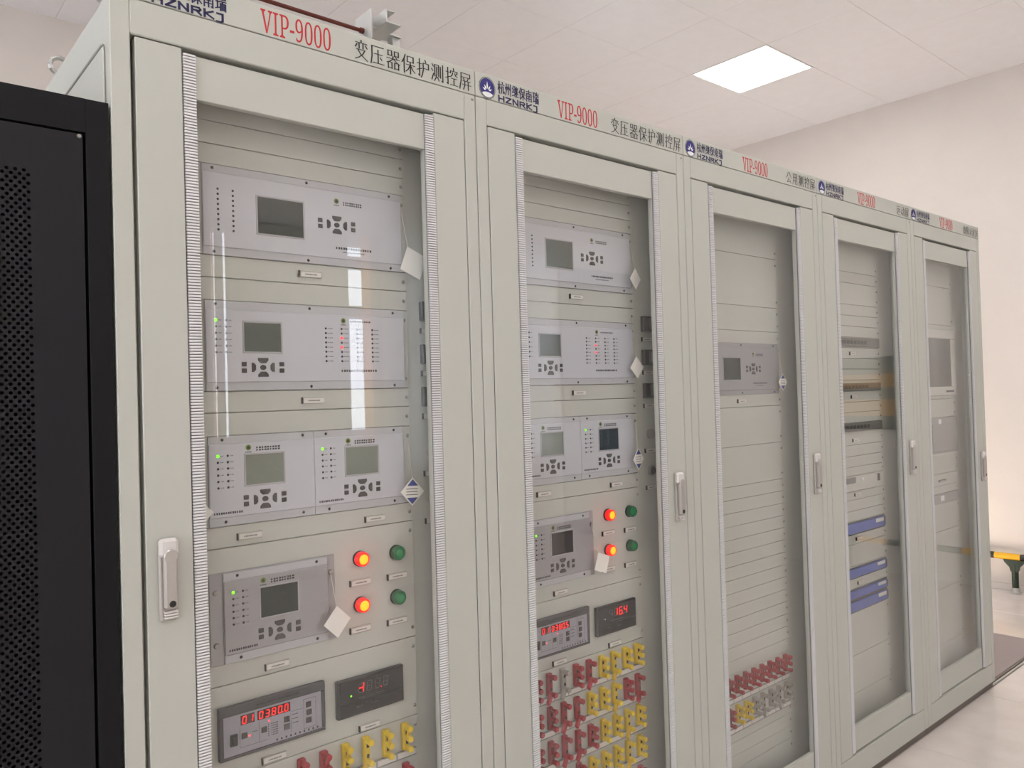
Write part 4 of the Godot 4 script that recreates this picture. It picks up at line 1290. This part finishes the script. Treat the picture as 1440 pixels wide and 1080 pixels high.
func build_rack() -> void:
	var t := thing("server_rack", "tall black server rack with a perforated door beside the relay cabinets", "rack", Vector3(-0.6, FLOOR_Y, 0))
	var dy := -FLOOR_Y
	var s := new_st()
	bb(s, Vector3(0.0, 0, -0.95), Vector3(0.02, 2.005 + dy, -0.02), 0.002)
	bb(s, Vector3(0.575, 0, -0.95), Vector3(0.595, 2.005 + dy, -0.02), 0.002)
	bb(s, Vector3(0.02, 0, -0.95), Vector3(0.575, 2.005 + dy, -0.94))
	bb(s, Vector3(0.02, 1.99 + dy, -0.94), Vector3(0.575, 2.005 + dy, -0.02))
	part("carcass", s, "rack_black", t)
	var f := new_st()
	bb(f, Vector3(0, 0, -0.03), Vector3(0.034, 2.005 + dy, 0), 0.003)
	bb(f, Vector3(0.561, 0, -0.03), Vector3(0.597, 2.005 + dy, 0), 0.0008)
	bb(f, Vector3(0.034, 1.9475 + dy, -0.03), Vector3(0.561, 2.005 + dy, 0))
	bb(f, Vector3(0.034, 0, -0.03), Vector3(0.561, 0.06, 0), 0.003)
	part("front_frame", f, "rack_black", t)
	# the door: a sheet with a staggered pattern of round holes, solid border round it
	var x0 := 0.119
	var x1 := 0.482
	var y0 := 0.16 + dy
	var y1 := 1.873 + dy
	var d := new_st()
	bb(d, Vector3(0.039, 0.065, -0.02), Vector3(x0, 1.9435 + dy, -0.001))
	bb(d, Vector3(x1, 0.065, -0.02), Vector3(0.556, 1.9435 + dy, -0.001))
	bb(d, Vector3(x0, y1, -0.02), Vector3(x1, 1.9435 + dy, -0.001))
	bb(d, Vector3(x0, 0.065, -0.02), Vector3(x1, y0, -0.001))
	var door := part("door", d, "rack_door", t)
	var st := new_st()
	var cols := 30
	var cw := (x1 - x0) / (cols + 0.5)
	var rows := int(round((y1 - y0) / 0.00687))
	var ch := (y1 - y0) / rows
	var zf := -0.001
	var n := Vector3(0, 0, 1)
	var rx := 0.0030
	for r in rows:
		var yc := y0 + (r + 0.5) * ch
		var off := 0.0 if r % 2 == 0 else 0.5
		var fx := x1 if r % 2 == 0 else x0
		var gx := x1 - 0.5 * cw if r % 2 == 0 else x0 + 0.5 * cw
		quad(st, Vector3(minf(fx, gx), yc - ch * 0.5, zf), Vector3(maxf(fx, gx), yc - ch * 0.5, zf), Vector3(maxf(fx, gx), yc + ch * 0.5, zf), Vector3(minf(fx, gx), yc + ch * 0.5, zf), n)
		for k in cols:
			var c := Vector3(x0 + (k + 0.5 + off) * cw, yc, zf)
			var o := []
			var q := []
			for m in 8:
				var a := TAU * m / 8.0
				var dx := cos(a)
				var dyy := sin(a)
				var sc := 1.0 / maxf(absf(dx), absf(dyy))
				o.append(c + Vector3(dx * sc * cw * 0.5, dyy * sc * ch * 0.5, 0))
				q.append(c + Vector3(dx * rx, dyy * rx, 0))
			for m in 8:
				quad(st, o[m], o[(m + 1) % 8], q[(m + 1) % 8], q[m], n)
	var sheet := part("perforated_sheet", st, "rack_door", door)
	sheet.set_meta("kind", "stuff")
	for mx in [0.045, 0.525]:
		box_part("mounting_rail", Vector3(mx, 0.07, -0.16), Vector3(mx + 0.025, 1.93 + dy, -0.12), "rack_black", t, 0.001)
	var sc2 := new_st()
	lathe(sc2, [Vector2(0.0001, 0.003), Vector2(0.003, 0.003), Vector2(0.004, 0.0)], 10, Transform3D(Basis.IDENTITY, Vector3(0.551, 1.9395 + dy, -0.001)))
	part("hinge_pin", sc2, "screw", t)

func build_roof_fittings() -> void:
	# copper coloured pipe above the first cabinet, held by a zinc bracket standing on its roof
	var b := thing("pipe_bracket", "galvanised steel bracket standing on the cabinet roof above the title lettering", "bracket", Vector3(0.745, 2.2006, -0.3))
	var p := new_st()
	bb(p, Vector3(0.012, 0.0, -0.012), Vector3(0.036, 0.235, 0.012), 0.001)
	part("post", p, "zinc", b)
	var c := new_st()
	bb(c, Vector3(-0.045, 0.234, -0.10), Vector3(-0.041, 0.268, 0.075), 0.0006)
	bb(c, Vector3(-0.041, 0.234, -0.10), Vector3(0.0, 0.238, 0.075), 0.0006)
	bb(c, Vector3(-0.041, 0.264, -0.10), Vector3(-0.018, 0.268, 0.075), 0.0006)
	bb(c, Vector3(0.0, 0.234, -0.10), Vector3(0.036, 0.238, -0.05), 0.0006)
	bb(c, Vector3(0.0, 0.234, -0.02), Vector3(0.036, 0.238, 0.02), 0.0006)
	part("channel_arm", c, "zinc", b)
	var q := new_st()
	bb(q, Vector3(-0.068, 0.200, -0.04), Vector3(-0.064, 0.275, 0.04), 0.0006)
	bb(q, Vector3(-0.064, 0.234, -0.03), Vector3(-0.045, 0.238, 0.03))
	part("clamp_plate", q, "zinc", b)
	var t := thing("copper_pipe", "thin copper brown pipe running above the roof of the first cabinet", "pipe", Vector3(0.68, 2.432, -0.3))
	var st := new_st()
	tube(st, [Vector3(0, 0, 0), Vector3(WALL_LEFT_X - 0.68, 0, 0)], 0.005, 10)
	part("pipe", st, "copper", t)
	var e := new_st()
	tube(e, [Vector3(-0.012, 0, 0), Vector3(0.002, 0, 0)], 0.0075, 10)
	part("end_collar", e, "copper", t)

func build_barrier() -> void:
	var t := thing("guard_rail", "low yellow and black striped guard rail on a green post by the wall", "rail", Vector3(6.02, FLOOR_Y, 0.4))
	var zs := [-1.0, -0.648]
	for k in 9:
		zs.append(-0.648 + 0.16467 * (k + 1))
	zs.append_array([1.010, 1.20, 1.386, 1.62, 1.75])
	for k in zs.size() - 1:
		var st := new_st()
		tube(st, [Vector3(0, 0.262, zs[k] - 0.4), Vector3(0, 0.262, zs[k + 1] - 0.4)], 0.024, 16)
		part("stripe", st, "bar_black" if k % 2 == 0 else "bar_yellow", t)
	for z in [-0.522, 0.62, 1.72]:
		var p := new_st()
		tube(p, [Vector3(0, 0.02, z - 0.4), Vector3(0, 0.21, z - 0.4)], 0.022, 14)
		prism(p, PackedVector2Array([Vector2(-0.022, 0.16), Vector2(0.022, 0.16), Vector2(0.03, 0.19), Vector2(0.062, 0.225), Vector2(0.068, 0.242), Vector2(-0.068, 0.242), Vector2(-0.062, 0.225), Vector2(-0.03, 0.19)]), -0.02, 0.02, Transform3D(Basis(Vector3.UP, PI / 2), Vector3(0, 0, z - 0.4)))
		var post := part("post", p, "post_green", t)
		var f := new_st()
		lathe(f, [Vector2(0.034, 0.0), Vector2(0.034, 0.008), Vector2(0.027, 0.014), Vector2(0.024, 0.045)], 16, Transform3D(Basis(Vector3(1, 0, 0), Vector3(0, 0, -1), Vector3(0, 1, 0)), Vector3(0, 0, z - 0.4)))
		part("flange", f, "zinc", post)

func build_board() -> void:
	# mirrored in the fourth cabinet's glass
	var t := thing("notice_board", "dark green board with two yellow bands on the end wall", "board", Vector3(WALL_X, 1.125, 1.5))
	box_part("board", Vector3(-0.02, 0, -0.3), Vector3(0, 0.59, 0.29), "board_green", t, 0.003)
	for y in [[0.11, 0.245], [0.34, 0.45]]:
		box_part("band", Vector3(-0.024, y[0], -0.3), Vector3(-0.019, y[1], 0.28), "board_yellow", t, 0.001)

func _ready() -> void:
	# camera, read from the cabinets' edges in the photograph
	var cam := Camera3D.new()
	cam.name = "camera"
	cam.fov = 51.8865
	cam.near = 0.05
	cam.far = 60.0
	cam.transform = Transform3D(Basis(Vector3(0.758936, -0.029251, 0.650508), Vector3(0.012393, 0.999458, 0.030483), Vector3(-0.651047, -0.015073, 0.758888)), Vector3(-0.36441, 1.48383, 1.46071))
	add_child(cam)
	cam.current = true
	# daylight outside the window: an even overcast sky
	var we := WorldEnvironment.new()
	we.name = "environment"
	var env := Environment.new()
	env.background_mode = Environment.BG_COLOR
	env.background_color = Color(0.93, 0.96, 1.0)
	env.background_energy_multiplier = 9.0
	env.tonemap_mode = Environment.TONE_MAPPER_LINEAR
	env.tonemap_exposure = 1.05
	env.sdfgi_enabled = true
	env.ssao_enabled = true
	env.ssil_enabled = true
	we.environment = env
	add_child(we)
	# low sun behind the building: it enters by the added back window, behind the row
	var sun := DirectionalLight3D.new()
	sun.name = "sun"
	sun.light_color = Color(1.0, 0.96, 0.90)
	sun.light_energy = 15.5
	sun.light_angular_distance = 0.6
	sun.shadow_enabled = true
	sun.transform = Transform3D(Basis.looking_at(Vector3(-0.04, -0.53, 0.85), Vector3.UP), Vector3.ZERO)
	add_child(sun)
	make_materials()
	build_lights()
	build_room()
	fit_cabinets()
	build_rack()
	build_roof_fittings()
	build_barrier()
	build_board()
